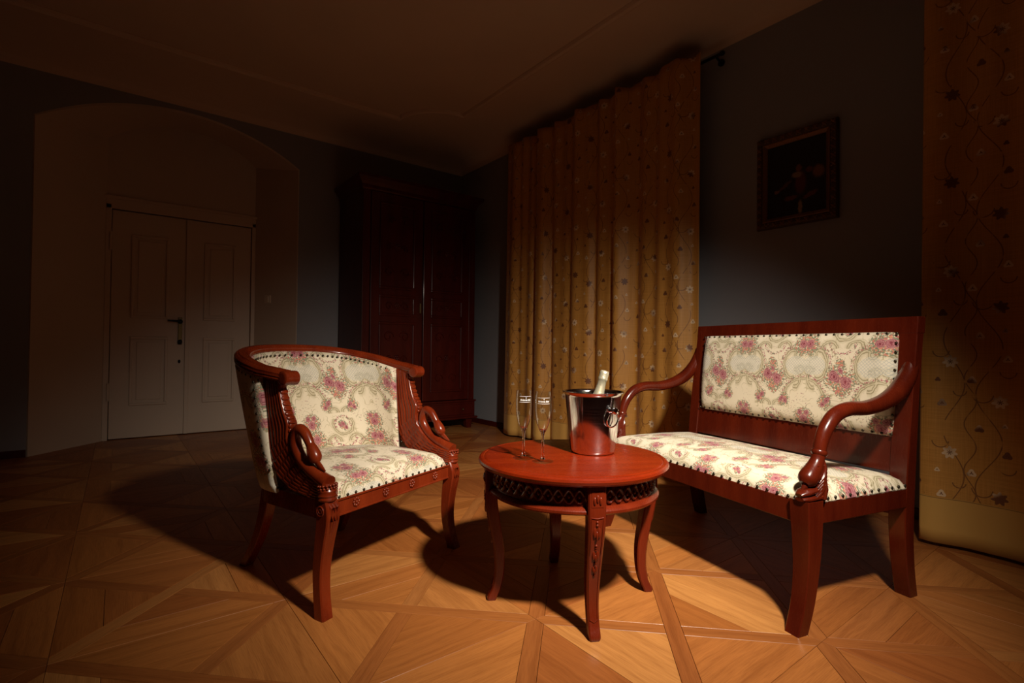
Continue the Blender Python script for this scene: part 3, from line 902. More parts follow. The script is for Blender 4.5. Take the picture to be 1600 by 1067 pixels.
# carved swan arms
Fe = [(0.248, 0.742), (0.232, 0.685), (0.212, 0.635), (0.190, 0.598), (0.192, 0.555), (0.176, 0.510), (0.120, 0.456), (0.058, 0.430), (0.000, 0.420)]
Be = [(0.345, 0.760), (0.340, 0.690), (0.332, 0.620), (0.320, 0.550), (0.300, 0.480), (0.265, 0.425), (0.205, 0.385), (0.110, 0.366), (0.002, 0.366)]
NTt, NSs = 90, 44
fe = spline(Fe, NTt + 1); be = spline(Be, NTt + 1)
def swan(sx):
    root_parent = CH
    sheets = []
    for side in (-1, 1):
        rows = []
        for j in range(NTt + 1):
            t = j / NTt; row = []
            for i in range(NSs + 1):
                s = i / NSs
                y = fe[j][0] + (be[j][0] - fe[j][0]) * s; z = fe[j][1] + (be[j][1] - fe[j][1]) * s
                edge = min(1, s / 0.06, (1 - s) / 0.06, )
                edge = math.sqrt(max(0, 1 - (1 - edge) ** 2))
                if t < 0.50:
                    hh = 0.0042 * abs(math.sin(8 * PI * s)) ** 0.6
                    hh *= min(1, (0.50 - t) / 0.02 + 0.3)
                else:
                    u = (t - 0.50) * 15; row_i = int(u); fu = u - row_i
                    w = s * 7 + (0.5 if row_i % 2 else 0)
                    fw = w - int(w) - 0.5
                    hh = 0.0045 * max(0, 1 - (fw * 2) ** 2) ** 0.5 * (1 - fu) ** 0.4
                thick = (0.010 + 0.006 * math.sin(PI * min(1, max(0, t)) ) + 0.011 * max(0, (t - 0.7) / 0.3)) * edge + hh * edge + 0.002
                lean = 0.318 + 0.010 * (z - 0.36) / 0.4
                row.append((sx * lean + side * thick, y, z))
            rows.append(row)
        sheets.append(rows)
    mb = MB()
    rings = []
    for j in range(NTt + 1):
        rings.append(sheets[0][j] + list(reversed(sheets[1][j])))
    mb.loft(rings)
    sp = mb.build('swan_support', M['mahog'], root_parent, True, auto=60)
    X = sx * 0.326
    # front ladder band of the wing
    mb = MB()
    for j in range(3, 42, 4):
        a, b = fe[j], fe[j + 3]
        tt_ = Vector((0, b[0] - a[0], b[1] - a[1])); ang_ = math.atan2(-tt_.y, -tt_.z)
        nb_ = len(mb.v); mb.ellipsoid((0, 0, 0), (0.0165, 0.0065, 0.0092), 12, 8)
        rm_ = Matrix.Rotation(-ang_, 3, 'X')
        mb.v[nb_:] = [tuple(rm_ @ Vector((max(-0.0145, min(0.0145, q[0])), max(-0.0048, q[1]), max(-0.0075, min(0.0075, q[2])))) + Vector((X, (a[0] + b[0]) / 2, (a[1] + b[1]) / 2))) for q in mb.v[nb_:]]
    mb.build('wing_edge', M['mahog'], sp, True)
    # neck
    nk = spline([(0.006, 0.420), (0.045, 0.434), (0.10, 0.457), (0.150, 0.494), (0.172, 0.538), (0.158, 0.578), (0.128, 0.572), (0.104, 0.545), (0.090, 0.520)], 40)
    rad = [0.026 - 0.002 * 0] * 40
    rad = [r[0] for r in spline([(0.026,), (0.0225,), (0.0205,), (0.0195,), (0.019,), (0.0185,), (0.0175,), (0.0155,), (0.0135,)], 40)]
    mb = MB(); mb.tube([(X, y, z) for y, z in nk], rad, 14, up=(1, 0, 0))
    neck = mb.build('neck', M['mahog'], sp, True)
    # head
    hd = spline([(0.100, 0.542), (0.088, 0.522), (0.076, 0.502), (0.066, 0.488), (0.060, 0.479)], 16)
    rad = [r[0] for r in spline([(0.011,), (0.0185,), (0.022,), (0.0185,), (0.008,)], 16)]
    mb = MB(); mb.tube([(X, y, z) for y, z in hd], rad, 14, up=(1, 0, 0))
    for k in (-1, 1):
        mb.tube([(X + k * 0.013, 0.098, 0.530), (X + k * 0.0185, 0.084, 0.512), (X + k * 0.018, 0.074, 0.494)], [0.002, 0.004, 0.0025], 6)
        mb.ellipsoid((X + k * 0.0165, 0.072, 0.497), (0.004, 0.004, 0.004), 8, 6)
    head = mb.build('head', M['mahog'], sp, True)
    mb = MB(); mb.tube([(X, 0.074, 0.494), (X, 0.060, 0.478), (X, 0.044, 0.467), (X, 0.024, 0.456)], [0.011, 0.0115, 0.010, 0.004], 10, flat=(1.0, 0.55), up=(1, 0, 0))
    mb.build('beak', M['mahog'], sp, True)
    # bead rows round the breast
    mb = MB()
    for rowk, zz in enumerate((0.414, 0.405)):
        for k in range(11):
            a = -PI * 0.62 + PI * 1.24 * k / 10 + rowk * 0.1
            mb.ellipsoid((X + 0.0285 * math.sin(a), 0.012 - 0.0285 * math.cos(a), zz + 0.004 * math.cos(a)), (0.0043, 0.0043, 0.0043), 8, 6)
    mb.build('bead_collar', M['mahog'], sp, True)
    mb = MB()
    mb.lathe([(0.027, 0), (0.030, 0.006), (0.028, 0.012), (0.031, 0.018), (0.0285, 0.026), (0.031, 0.033), (0.0265, 0.040), (0.022, 0.056)], 20, (X, 0.012, 0.366))
    mb.build('breast', M['mahog'], sp, True)
    return sp
swan(-1); swan(1)
# upholstery nails
mb = MB()
def stud(mb, p, nrm, r=0.0052):
    p = Vector(p); nrm = Vector(nrm).normalized()
    q = Vector((0, 0, 1)).rotation_difference(nrm).to_matrix()
    mb.ellipsoid(p, (r, r, r * 0.6), 8, 6, rot=q)
for k in range(17):
    stud(mb, (-0.285 + 0.57 * k / 16, 0.003, 0.3675), (0, -1, 0.2))
n = NU
cin = ucurve(0.334 - 0.030, 0.318 - 0.030, 0.33, 120)
for k in range(2, 119, 3):
    x, y = cin[k]; z = rail_z(k, 120) - 0.026
    stud(mb, (x, y, z), (-x, 0.35 - y, 0))
cin = ucurve(0.334 + 0.026, 0.318 + 0.026, 0.33, 120)
for k in range(0, 121, 3):
    x, y = cin[k]; z = rail_z(k, 120) - 0.034
    stud(mb, (x, y, z), (x, y - 0.35, 0))
cin = ucurve(0.302 + 0.024, 0.236 + 0.024, 0.262, 120)
for k in range(0, 121, 3):
    x, y = cin[k]
    stud(mb, (x, y, 0.368), (x, y - 0.3, 0))
for sx in (-1, 1):
    for k in range(12):
        z = 0.43 + 0.30 * k / 11
        y = fe[0][0]
        # back edge of the swan at this height
        yy = min(be, key=lambda q: abs(q[1] - z) + (0.3 if q[1] > 0.757 else 0))[0]
        stud(mb, (sx * 0.303, yy + 0.008, z), (-sx, 0, 0)); stud(mb, (sx * (0.298 + 0.036 * (z - 0.3) / 0.5 + 0.036), max(yy, 0.255 + 0.15 * (z - 0.3)) + 0.010, z), (sx, 0, 0))
o = mb.build('nail_trim', M['nail'], CH, True); o['kind'] = 'stuff'

# ================================================================== SETTEE
SO = thing('settee', 'two seat mahogany settee with scrolled arms and floral tapestry upholstery', 'settee', (0.713, -0.0345, 0), math.radians(-13.8))
HL = 0.505   # half length of the frame
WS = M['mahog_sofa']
for sy in (-1, 1):
    L = leg_loft([(0.048, sy * 0.508, 0.398, 0.034, 0.034), (0.050, sy * 0.508, 0.34, 0.033, 0.033), (0.052, sy * 0.508, 0.26, 0.030, 0.030), (0.046, sy * 0.509, 0.17, 0.0265, 0.027), (0.028, sy * 0.511, 0.08, 0.024, 0.025), (-0.002, sy * 0.513, 0.0, 0.023, 0.024)], 20, 0.003)
    lg = L.build('leg', WS, SO, True, auto=30)
    MB().box(-0.018, 0.014, sy * 0.513 - 0.020, sy * 0.513 + 0.020, 0, 0.003).build('felt_pad', M['felt'], lg)
    # back post: sabre rear leg running on into the back frame
    L = leg_loft([(0.592, sy * 0.492, 0.0, 0.022, 0.026), (0.570, sy * 0.494, 0.10, 0.023, 0.027), (0.556, sy * 0.496, 0.22, 0.025, 0.028), (0.552, sy * 0.496 - 0.004, 0.36, 0.026, 0.029), (0.556, sy * 0.494 - 0.010, 0.52, 0.024, 0.030), (0.568, sy * 0.492 - 0.014, 0.70, 0.021, 0.031), (0.585, sy * 0.490 - 0.018, 0.88, 0.020, 0.031), (0.596, sy * 0.490 - 0.020, 0.978, 0.020, 0.031)], 28, 0.003)
    L.build('back_post', WS, SO, True, auto=30)
frs = MB().box(0.026, 0.062, -0.480, 0.480, 0.322, 0.392).build('front_rail', WS, SO, bevel=0.003)
for sy in (-1, 1):
    MB().box(0.07, 0.535, sy * 0.508 - 0.020, sy * 0.508 + 0.020, 0.322, 0.392).build('side_rail', WS, SO, bevel=0.003)
MB().box(0.535, 0.570, -0.480, 0.480, 0.322, 0.392).build('rear_rail', WS, SO, bevel=0.003)
def slanted(x_at, y0, y1, z0, z1, th, name, dz=0.0):
    mb = MB(); rings = []
    nseg = 12
    for i in range(nseg + 1):
        y = y0 + (y1 - y0) * i / nseg
        up = dz * math.sin(PI * i / nseg)
        rings.append([(x_at(z0) - th, y, z0), (x_at(z1 + up) - th, y, z1 + up), (x_at(z1 + up) + th, y, z1 + up), (x_at(z0) + th, y, z0)])
    mb.loft(rings)
    return mb.build(name, WS, SO, bevel=0.003)
xb = lambda z: 0.556 + (z - 0.52) * 0.088
slanted(xb, -0.541, 0.501, 0.925, 0.985, 0.0225, 'top_rail')
slanted(xb, -0.48, 0.462, 0.432, 0.565, 0.017, 'lower_rail')
# back panel upholstery: padded, with a flat cloth back
NYp, NZp = 40, 24
rows, fab = [], []
for j in range(NZp + 1):
    for_ = []
    t = j / NZp; z = 0.560 + (0.932 - 0.560) * t
    for i in range(NYp + 1):
        s = -1 + 2 * i / NYp; y = 0.462 * s - 0.024
        e = min(1, (1 - abs(s)) * 0.474 / 0.045) ; e2 = min(1, t * 0.37 / 0.045, (1 - t) * 0.37 / 0.045)
        q = math.sqrt(max(0, 1 - (1 - e) ** 2)) * math.sqrt(max(0, 1 - (1 - e2) ** 2))
        for_.append((xb(z) - 0.013 - 0.026 * q - 0.012 * q * math.sin(PI * t), y, z)); fab.append((-y, z - 0.167))
    rows.append(for_)
mb = MB(); mb.loft(rows, False, False)
o = mesh_obj('back_upholstery', mb.v, mb.f, M['fabric'], SO, True, fab=fab)
sd = o.modifiers.new('thick', 'SOLIDIFY'); sd.thickness = 0.01; sd.offset = 0
mb = MB()
mb.add([(xb(0.56) + 0.008, -0.485, 0.56), (xb(0.56) + 0.008, 0.437, 0.56), (xb(0.93) + 0.008, 0.437, 0.93), (xb(0.93) + 0.008, -0.485, 0.93),
        (xb(0.56) + 0.014, -0.485, 0.56), (xb(0.56) + 0.014, 0.437, 0.56), (xb(0.93) + 0.014, 0.437, 0.93), (xb(0.93) + 0.014, -0.485, 0.93)],
       [(0, 1, 2, 3), (7, 6, 5, 4), (0, 4, 5, 1), (1, 5, 6, 2), (2, 6, 7, 3), (3, 7, 4, 0)])
mb.build('rear_cloth', M['backing'], SO)
# seat cushion
NS, NT = 56, 30
rings, fab = [], []
for j in range(NT + 1):
    t = j / NT; row = []
    for i in range(NS + 1):
        s = -1 + 2 * i / NS
        x = 0.028 + 0.512 * t; hy = 0.528
        # corners notched round the front posts by slight taper
        y = s * hy
        ef = min(1, t * 0.512 / 0.05, (1 - t) * 0.512 / 0.05); es = min(1, (1 - abs(s)) * hy / 0.06)
        q = math.sqrt(max(0, 1 - (1 - ef) ** 2)) * math.sqrt(max(0, 1 - (1 - es) ** 2))
        z = 0.394 + 0.036 * q + 0.030 * q * (math.sin(PI * min(1, t + 0.06)) ** 0.8 if t < 0.94 else 0.0) * (1 - abs(s) ** 3)
        row.append((x, y, z)); fab.append((-y + 0.06, x - 0.02 + (z - 0.43) * (1.0 if t < 0.1 else max(0, 1 - (t - 0.1) / 0.2))))
    rings.append(row)
mb = MB(); mb.loft(rings, False, False)
nb = len(mb.v)
border = [i for i in range(NS + 1)] + [(j + 1) * (NS + 1) - 1 for j in range(1, NT + 1)] + [NT * (NS + 1) + i for i in range(NS - 1, -1, -1)] + [j * (NS + 1) for j in range(NT - 1, 0, -1)]
for b in border:
    v = mb.v[b]; mb.v.append((v[0], v[1], 0.386)); fab.append((fab[b][0], fab[b][1]))
for k in range(len(border)):
    k2 = (k + 1) % len(border)
    mb.f.append((border[k2], border[k], nb + k, nb + k2))
mb.f.append(tuple(nb + k for k in range(len(border))))
mesh_obj('seat_cushion', mb.v, mb.f, M['fabric'], SO, True, fab=fab, auto=60)
# arms
for sy in (-1, 1):
    Y = sy * 0.515
    pts = spline([(0.590, 0.868), (0.583, 0.825), (0.558, 0.776), (0.500, 0.722), (0.420, 0.688), (0.330, 0.672), (0.240, 0.672), (0.175, 0.655), (0.130, 0.615), (0.107, 0.572), (0.098, 0.540)], 60)
    rad = [r[0] for r in spline([(0.012,), (0.022,), (0.028,), (0.030,), (0.027,), (0.0245,), (0.0235,), (0.0235,), (0.0225,), (0.0205,), (0.0195,)], 60)]
    mb = MB(); mb.tube([(x, Y, z) for x, z in pts], rad, 16, flat=(1.0, 1.0), up=(0, 1, 0))
    arm = mb.build('arm', WS, SO, True)
    mb = MB(); mb.tube([(0.100, Y, 0.548), (0.099, Y, 0.544), (0.097, Y, 0.537), (0.096, Y, 0.533)], [0.0215, 0.0235, 0.0235, 0.0205], 16, up=(0, 1, 0))
    mb.build('collar', WS, arm, True)
    # tucked swan head with combed feathers behind it
    hd = spline([(0.097, 0.538), (0.088, 0.515), (0.072, 0.492), (0.054, 0.472), (0.040, 0.458), (0.030, 0.448)], 22)
    rad = [r[0] for r in spline([(0.0195,), (0.0205,), (0.0245,), (0.0285,), (0.027,), (0.015,)], 22)]
    mb = MB(); mb.tube([(x, Y, z) for x, z in hd], rad, 16, up=(0, 1, 0))
    mb.ellipsoid((0.060, Y, 0.470), (0.034, 0.029, 0.026))
    for k in (-1, 1):
        mb.ellipsoid((0.042, Y + k * 0.022, 0.470), (0.007, 0.006, 0.006), 10, 6)
    hh = mb.build('swan_head', WS, arm, True)
    mb = MB()
    mb.tube([(0.046, Y, 0.462), (0.034, Y, 0.444), (0.022, Y, 0.428)], [0.012, 0.011, 0.006], 10, up=(0, 1, 0))
    mb.tube([(0.082, Y, 0.432), (0.052, Y, 0.428), (0.022, Y, 0.422), (0.005, Y, 0.416)], [0.027, 0.027, 0.023, 0.012], 14, flat=(0.5, 1.0), up=(0, 1, 0))
    mb.tube([(0.082, Y, 0.409), (0.050, Y, 0.407), (0.022, Y, 0.405), (0.008, Y, 0.404)], [0.028, 0.028, 0.025, 0.015], 14, flat=(0.42, 1.0), up=(0, 1, 0))
    mb.build('beak', WS, hh, True)
    mb = MB()
    for k in range(6):
        o_ = k * 0.0095
        z1 = 0.520 - k * 0.012
        for side in (-1, 1):
            yy = Y + side * 0.020
            mb.tube([(0.099, yy * 1.0 - side * 0.006, z1), (0.098, yy, z1 - 0.026), (0.086 - o_ * 0.4, yy + side * 0.003, z1 - 0.052), (0.066 - o_ * 0.5, yy + side * 0.003, z1 - 0.068)] if z1 - 0.068 > 0.398 else
                    [(0.099, yy, z1), (0.098, yy + side * 0.003, (z1 + 0.400) / 2), (0.090, yy + side * 0.004, 0.400)], [0.0035, 0.006, 0.006, 0.003][:4] if z1 - 0.068 > 0.398 else [0.004, 0.0065, 0.005], 8)
    mb.box(0.064, 0.104, Y - 0.021, Y + 0.021, 0.397, 0.505)
    mb.build('feather_carving', WS, hh, True, auto=40)
# nails
mb = MB()
for k in range(25): stud(mb, (0.0265, -0.462 + 0.924 * k / 24, 0.399), (-1, 0, 0.2), 0.0056)
for sy in (-1, 1):
    for k in range(12): stud(mb, (0.12 + 0.40 * k / 11, sy * 0.5285, 0.399), (0, sy, 0.2), 0.0056)
for k in range(29):
    y = -0.481 + 0.914 * k / 28
    for z in (0.9255, 0.567): stud(mb, (xb(z) - 0.034, y, z), (-1, 0, 0), 0.0054)
for k in range(1, 11):
    z = 0.570 + 0.353 * k / 11
    for sy in (-1, 1): stud(mb, (xb(z) - 0.034, sy * 0.457 - 0.024, z), (-1, 0, 0), 0.0054)
o = mb.build('nail_trim', M['nail'], SO, True); o['kind'] = 'stuff'

# ================================================================== ROUND TABLE
TZ = 0.485
TB = thing('round_table', 'round red mahogany side table with carved cabriole legs between armchair and settee', 'table', (0.2045, 0.0525, 0), math.radians(-30))
TR = 0.327
tt = MB().lathe([(0.001, TZ - 0.030), (TR - 0.030, TZ - 0.030), (TR - 0.012, TZ - 0.028), (TR - 0.003, TZ - 0.021), (TR, TZ - 0.013), (TR - 0.002, TZ - 0.006), (TR - 0.008, TZ - 0.0015), (TR - 0.0165, TZ - 0.0005), (TR - 0.019, TZ - 0.0025), (TR - 0.022, TZ - 0.0005), (TR - 0.028, TZ), (0.20, TZ), (0.001, TZ)], 96)
tt.build('tabletop', M['mahog_table'], TB, True, auto=30)
ap = MB().lathe([(0.255, TZ - 0.031), (0.276, TZ - 0.031), (0.276, TZ - 0.096), (0.287, TZ - 0.099), (0.294, TZ - 0.106), (0.294, TZ - 0.113), (0.286, TZ - 0.119), (0.255, TZ - 0.120), (0.255, TZ - 0.031)], 96, cap=False).build('apron', M['mahog_tleg'], TB, True, auto=35)
mb = MB()
NW = 28
for ph in (0, PI):
    pts = []
    for i in range(NW * 10):
        a = 2 * PI * i / (NW * 10)
        pts.append((0.2775 * math.cos(a), 0.2775 * math.sin(a), TZ - 0.066 + 0.019 * math.sin(NW * a + ph)))
    mb.tube(pts, 0.0052, 6, loop=True)
for i in range(NW * 2):
    a = 2 * PI * (i + 0.5) / (NW * 2)
    mb.ellipsoid((0.2785 * math.cos(a), 0.2785 * math.sin(a), TZ - 0.066), (0.005, 0.005, 0.006), 8, 6)
mb.build('guilloche_carving', M['mahog_tleg'], ap, True)
proto = None
for q in range(4):
    if proto is None:
        # leg in the local +x direction
        pth = [(0.283, 0, TZ - 0.031, 0.021, 0.027), (0.284, 0, 0.39, 0.021, 0.027), (0.282, 0, 0.33, 0.020, 0.026), (0.268, 0, 0.25, 0.0185, 0.0235), (0.254, 0, 0.17, 0.017, 0.021), (0.252, 0, 0.10, 0.0155, 0.0185), (0.262, 0, 0.045, 0.0155, 0.0175), (0.277, 0, 0.012, 0.0165, 0.0175), (0.278, 0, 0.0, 0.0145, 0.0155)]
        mbl = leg_loft(pth, 34, 0.004)
        sm_ = spline(pth, 60)
        def face(z):
            p = min(sm_, key=lambda k: abs(k[2] - z)); return p[0] + p[3], p[4]
        proto = mbl.build('leg', M['mahog_tleg'], TB, True, auto=30)
        mb = MB()
        for i, z in enumerate((0.352, 0.343, 0.280, 0.273, 0.266, 0.225, 0.218, 0.186)):
            x, _ = face(z); mb.ellipsoid((x, 0, z), (0.004, 0.0045, 0.0045), 8, 6)
        for z, k in ((0.318, 1.0), (0.247, 0.85), (0.203, 0.65)):
            x, _ = face(z)
            for side in (-1, 1):
                mb.ellipsoid((x, side * 0.0068 * k, z + 0.004 * k), (0.0045, 0.0058 * k, 0.018 * k), 10, 8)
            mb.ellipsoid((x + 0.001, 0, z - 0.008 * k), (0.0045, 0.004 * k, 0.014 * k), 10, 8)
        dr = mb.build('bellflower_carving', M['mahog_tleg'], proto, True)
        mb = MB(); edge = []
        zs = [0.365 - 0.31 * i / 26 for i in range(27)]
        L_ = [(face(z)[0], -face(z)[1] * 0.68, z) for z in zs]; R_ = [(face(z)[0], face(z)[1] * 0.68, z) for z in zs]
        mb.tube([(face(0.362)[0], 0, 0.362)] + R_ + [(face(0.048)[0], 0.0, 0.048)] + list(reversed(L_)), 0.0022, 6, up=(1, 0, 0), loop=True)
        bd = mb.build('raised_border', M['mahog_tleg'], proto, True)
        mb = MB(); mb.box(0.300, 0.306, -0.018, 0.018, 0.395, 0.440)
        for k in (-1, 0, 1):
            mb.ellipsoid((0.307, k * 0.009, 0.414 + (0.006 if k == 0 else 0)), (0.004, 0.0045, 0.012), 8, 6)
        pl = mb.build('leg_tablet', M['mahog_tleg'], proto, True, auto=40)
        parts = [dr, bd, pl]
    else:
        l2_ = proto.copy(); COL.objects.link(l2_); l2_.parent = TB; l2_.rotation_euler = (0, 0, q * PI / 2)
        for pp in parts:
            c2 = pp.copy(); COL.objects.link(c2); c2.parent = l2_

# ================================================================== ICE BUCKET, BOTTLE, GLASSES
BK = (0.308, 0.052)
bkt = thing('ice_bucket', 'polished steel ice bucket with ring handles on the round table', 'ice bucket', (*BK, TZ), math.radians(-96))
prof = [(0.001, 0.002), (0.074, 0.0005), (0.078, 0.003), (0.0805, 0.008), (0.0810, 0.012), (0.0815, 0.016), (0.1005, 0.200), (0.1009, 0.204), (0.1015, 0.208), (0.105, 0.214), (0.1105, 0.2165), (0.1115, 0.2185), (0.1105, 0.2200), (0.105, 0.2195), (0.1005, 0.214), (0.0993, 0.208), (0.0988, 0.204), (0.0800, 0.018), (0.0785, 0.012), (0.075, 0.008), (0.001, 0.007)]
body = MB().lathe(prof, 96).build('bucket_body', M['steel'], bkt, True, auto=50)
for s in (1, -1):
    kx = s * 0.0805
    mb = MB(); mb.lathe([(0.0115, 0), (0.0115, 0.006), (0.007, 0.010), (0.006, 0.014), (0.0115, 0.019), (0.0125, 0.025), (0.009, 0.031), (0.001, 0.033)], 18)
    rot = Matrix.Rotation(s * PI / 2, 3, 'Y')
    mb.v = [tuple(rot @ Vector(v) + Vector((s * 0.0935, 0, 0.160))) for v in mb.v]
    kn = mb.build('handle_knob', M['chrome'], bkt, True)
    mb = MB()
    mb.tube([(s * 0.110 - s * 0.012 * (1 - math.cos(2 * PI * k / 32)) / 2, 0.0255 * math.sin(2 * PI * k / 32), 0.1295 + 0.0275 * math.cos(2 * PI * k / 32)) for k in range(32)], 0.0026, 8, up=(1, 0, 0), loop=True)
    mb.build('ring_handle', M['chrome'], kn, True)
bt = thing('champagne_bottle', 'champagne bottle with pale gold foil neck leaning in the ice bucket', 'bottle', (BK[0] - 0.022, BK[1] + 0.018, TZ + 0.0185), 0)
tilt = CR.copy(); tilt.z = 0; tilt.normalize()
axis = Vector((0, 0, 1)).cross(tilt)
bt.rotation_mode = 'QUATERNION'
from mathutils import Quaternion
bt.rotation_quaternion = Quaternion(axis, math.radians(14.5))
BS = 0.93
MB().lathe([(r * BS, z * BS) for r, z in [(0.001, 0.006), (0.030, 0.0), (0.040, 0.003), (0.0425, 0.010), (0.0425, 0.120), (0.0415, 0.140), (0.037, 0.160), (0.030, 0.180), (0.023, 0.200), (0.018, 0.222), (0.0155, 0.245), (0.0148, 0.278), (0.001, 0.278)]], 40).build('bottle_glass', M['bottle'], bt, True, auto=60)
MB().lathe([(r * BS, z * BS) for r, z in [(0.0232, 0.2015), (0.0192, 0.222), (0.0170, 0.245), (0.0163, 0.268), (0.0185, 0.270), (0.0190, 0.276), (0.0178, 0.280), (0.0182, 0.292), (0.0178, 0.300), (0.0150, 0.306), (0.001, 0.308)]], 32, cap=False).build('neck_foil', M['foil'], bt, True, auto=70)
MB().lathe([(r * BS, z * BS) for r, z in [(0.0428, 0.035), (0.0432, 0.036), (0.0432, 0.105), (0.0428, 0.106)]], 40, cap=False).build('label', M['paper'], bt, True)

def flute(loc, label, rot):
    f = thing('champagne_flute', label, 'glass', (*loc, TZ), rot, 'champagne flutes on the round table')
    foot_p = [(0.001, 0.0008), (0.0335, 0.0004), (0.0352, 0.0012), (0.0348, 0.0024), (0.020, 0.0045), (0.009, 0.008), (0.0052, 0.015)]
    stem_p = [(0.0008, 0.0085), (0.0088, 0.0085), (0.0053, 0.015), (0.0040, 0.031), (0.0038, 0.062), (0.0042, 0.084), (0.0066, 0.095), (0.0110, 0.102), (0.0118, 0.1045), (0.0100, 0.1065), (0.0050, 0.1055), (0.0008, 0.1050)]
    MB().lathe(foot_p, 48, cap=False).build('foot', M['thin_foot'], f, True, auto=60)
    outer = [(0.0112, 0.1025), (0.0140, 0.108), (0.0212, 0.127), (0.0258, 0.151), (0.0274, 0.177), (0.0268, 0.208), (0.0252, 0.2305)]
    inner = [(0.0249, 0.2312), (0.0246, 0.2305), (0.0262, 0.208), (0.0268, 0.177), (0.0252, 0.1513), (0.0206, 0.1273), (0.0134, 0.1085), (0.0108, 0.1040)]
    MB().lathe(stem_p, 40).build('stem', M['glass'], f, True, auto=80)
    MB().lathe(outer + inner, 48, cap=False).build('bowl', M['thin_glass'], f, True, auto=80)
    # printed band: two rules and script lettering wrapped round the bowl
    def on(a, z):
        # outer radius at z
        for (r0, z0), (r1, z1) in zip(outer[:-1], outer[1:]):
            if z0 <= z <= z1: r = r0 + (r1 - r0) * (z - z0) / max(1e-6, z1 - z0); break
        else: r = 0.0274
        r += 0.00035
        return (r * math.cos(a), r * math.sin(a), z)
    mb = MB()
    for z in (0.2115, 0.1925):
        pts = [on(-0.78 + 1.56 * i / 30, z) for i in range(31)]
        mb.tube(pts, 0.00045, 5)
    mb.ellipsoid(on(0.05, 0.2065), (0.0018, 0.0018, 0.0018), 8, 6)
    cu = bpy.data.curves.new('script', 'FONT')
    cu.body = 'Bohemia Sekt'; cu.size = 0.0085; cu.shear = 0.35; cu.align_x = 'CENTER'; cu.offset = 0.00012; cu.resolution_u = 3
    to = bpy.data.objects.new('script', cu); COL.objects.link(to)
    dg = bpy.context.evaluated_depsgraph_get(); dg.update()
    tm = bpy.data.meshes.new_from_object(to.evaluated_get(dg))
    bpy.data.objects.remove(to, do_unlink=True)
    xs = [v.co.x for v in tm.vertices]; wd = max(xs) - min(xs)
    k = 1.42 / wd
    mb.add([on(v.co.x * k, 0.1975 + v.co.y * 0.95) for v in tm.vertices], [tuple(p.vertices) for p in tm.polygons])
    mb.build('printed_lettering', M['print'], f, True)
    return f

# ================================================================== WARDROBE
WX0, WX1, WY0, WY1 = 0.735, 1.995, 3.40, 4.02
WD = thing('wardrobe', 'tall dark mahogany two door wardrobe with carved panels against the back wall', 'wardrobe', ((WX0 + WX1) / 2, (WY0 + WY1) / 2, 0))
hw = (WX1 - WX0) / 2; hd = (WY1 - WY0) / 2; WM = M['mahog_ward']
mb = MB(); mb.box(-hw, hw, -hd + 0.02, hd, 0.30, 2.36); mb.build('carcass', WM, WD, bevel=0.004)
mb = MB(); rings = []
for dx, z in ((0.0, 2.345), (0.012, 2.36), (0.016, 2.39), (0.035, 2.415), (0.060, 2.44), (0.066, 2.452), (0.066, 2.475), (0.060, 2.482)):
    rings.append([(-hw - dx, -hd - dx, z), (hw + dx, -hd - dx, z), (hw + dx, hd, z), (-hw - dx, hd, z)])
mb.loft(rings); co_ = mb.build('cornice', WM, WD)
mb = MB(); mb.box(-hw - 0.012, hw + 0.012, -hd - 0.008, hd, 0.125, 0.285); base_ = mb.build('plinth', WM, WD, bevel=0.004)
for z0, z1, dx in ((0.105, 0.128, 0.035), (0.285, 0.305, 0.022)):
    MB().box(-hw - dx, hw + dx, -hd - dx, hd, z0, z1).build('base_moulding', WM, base_, bevel=0.006)
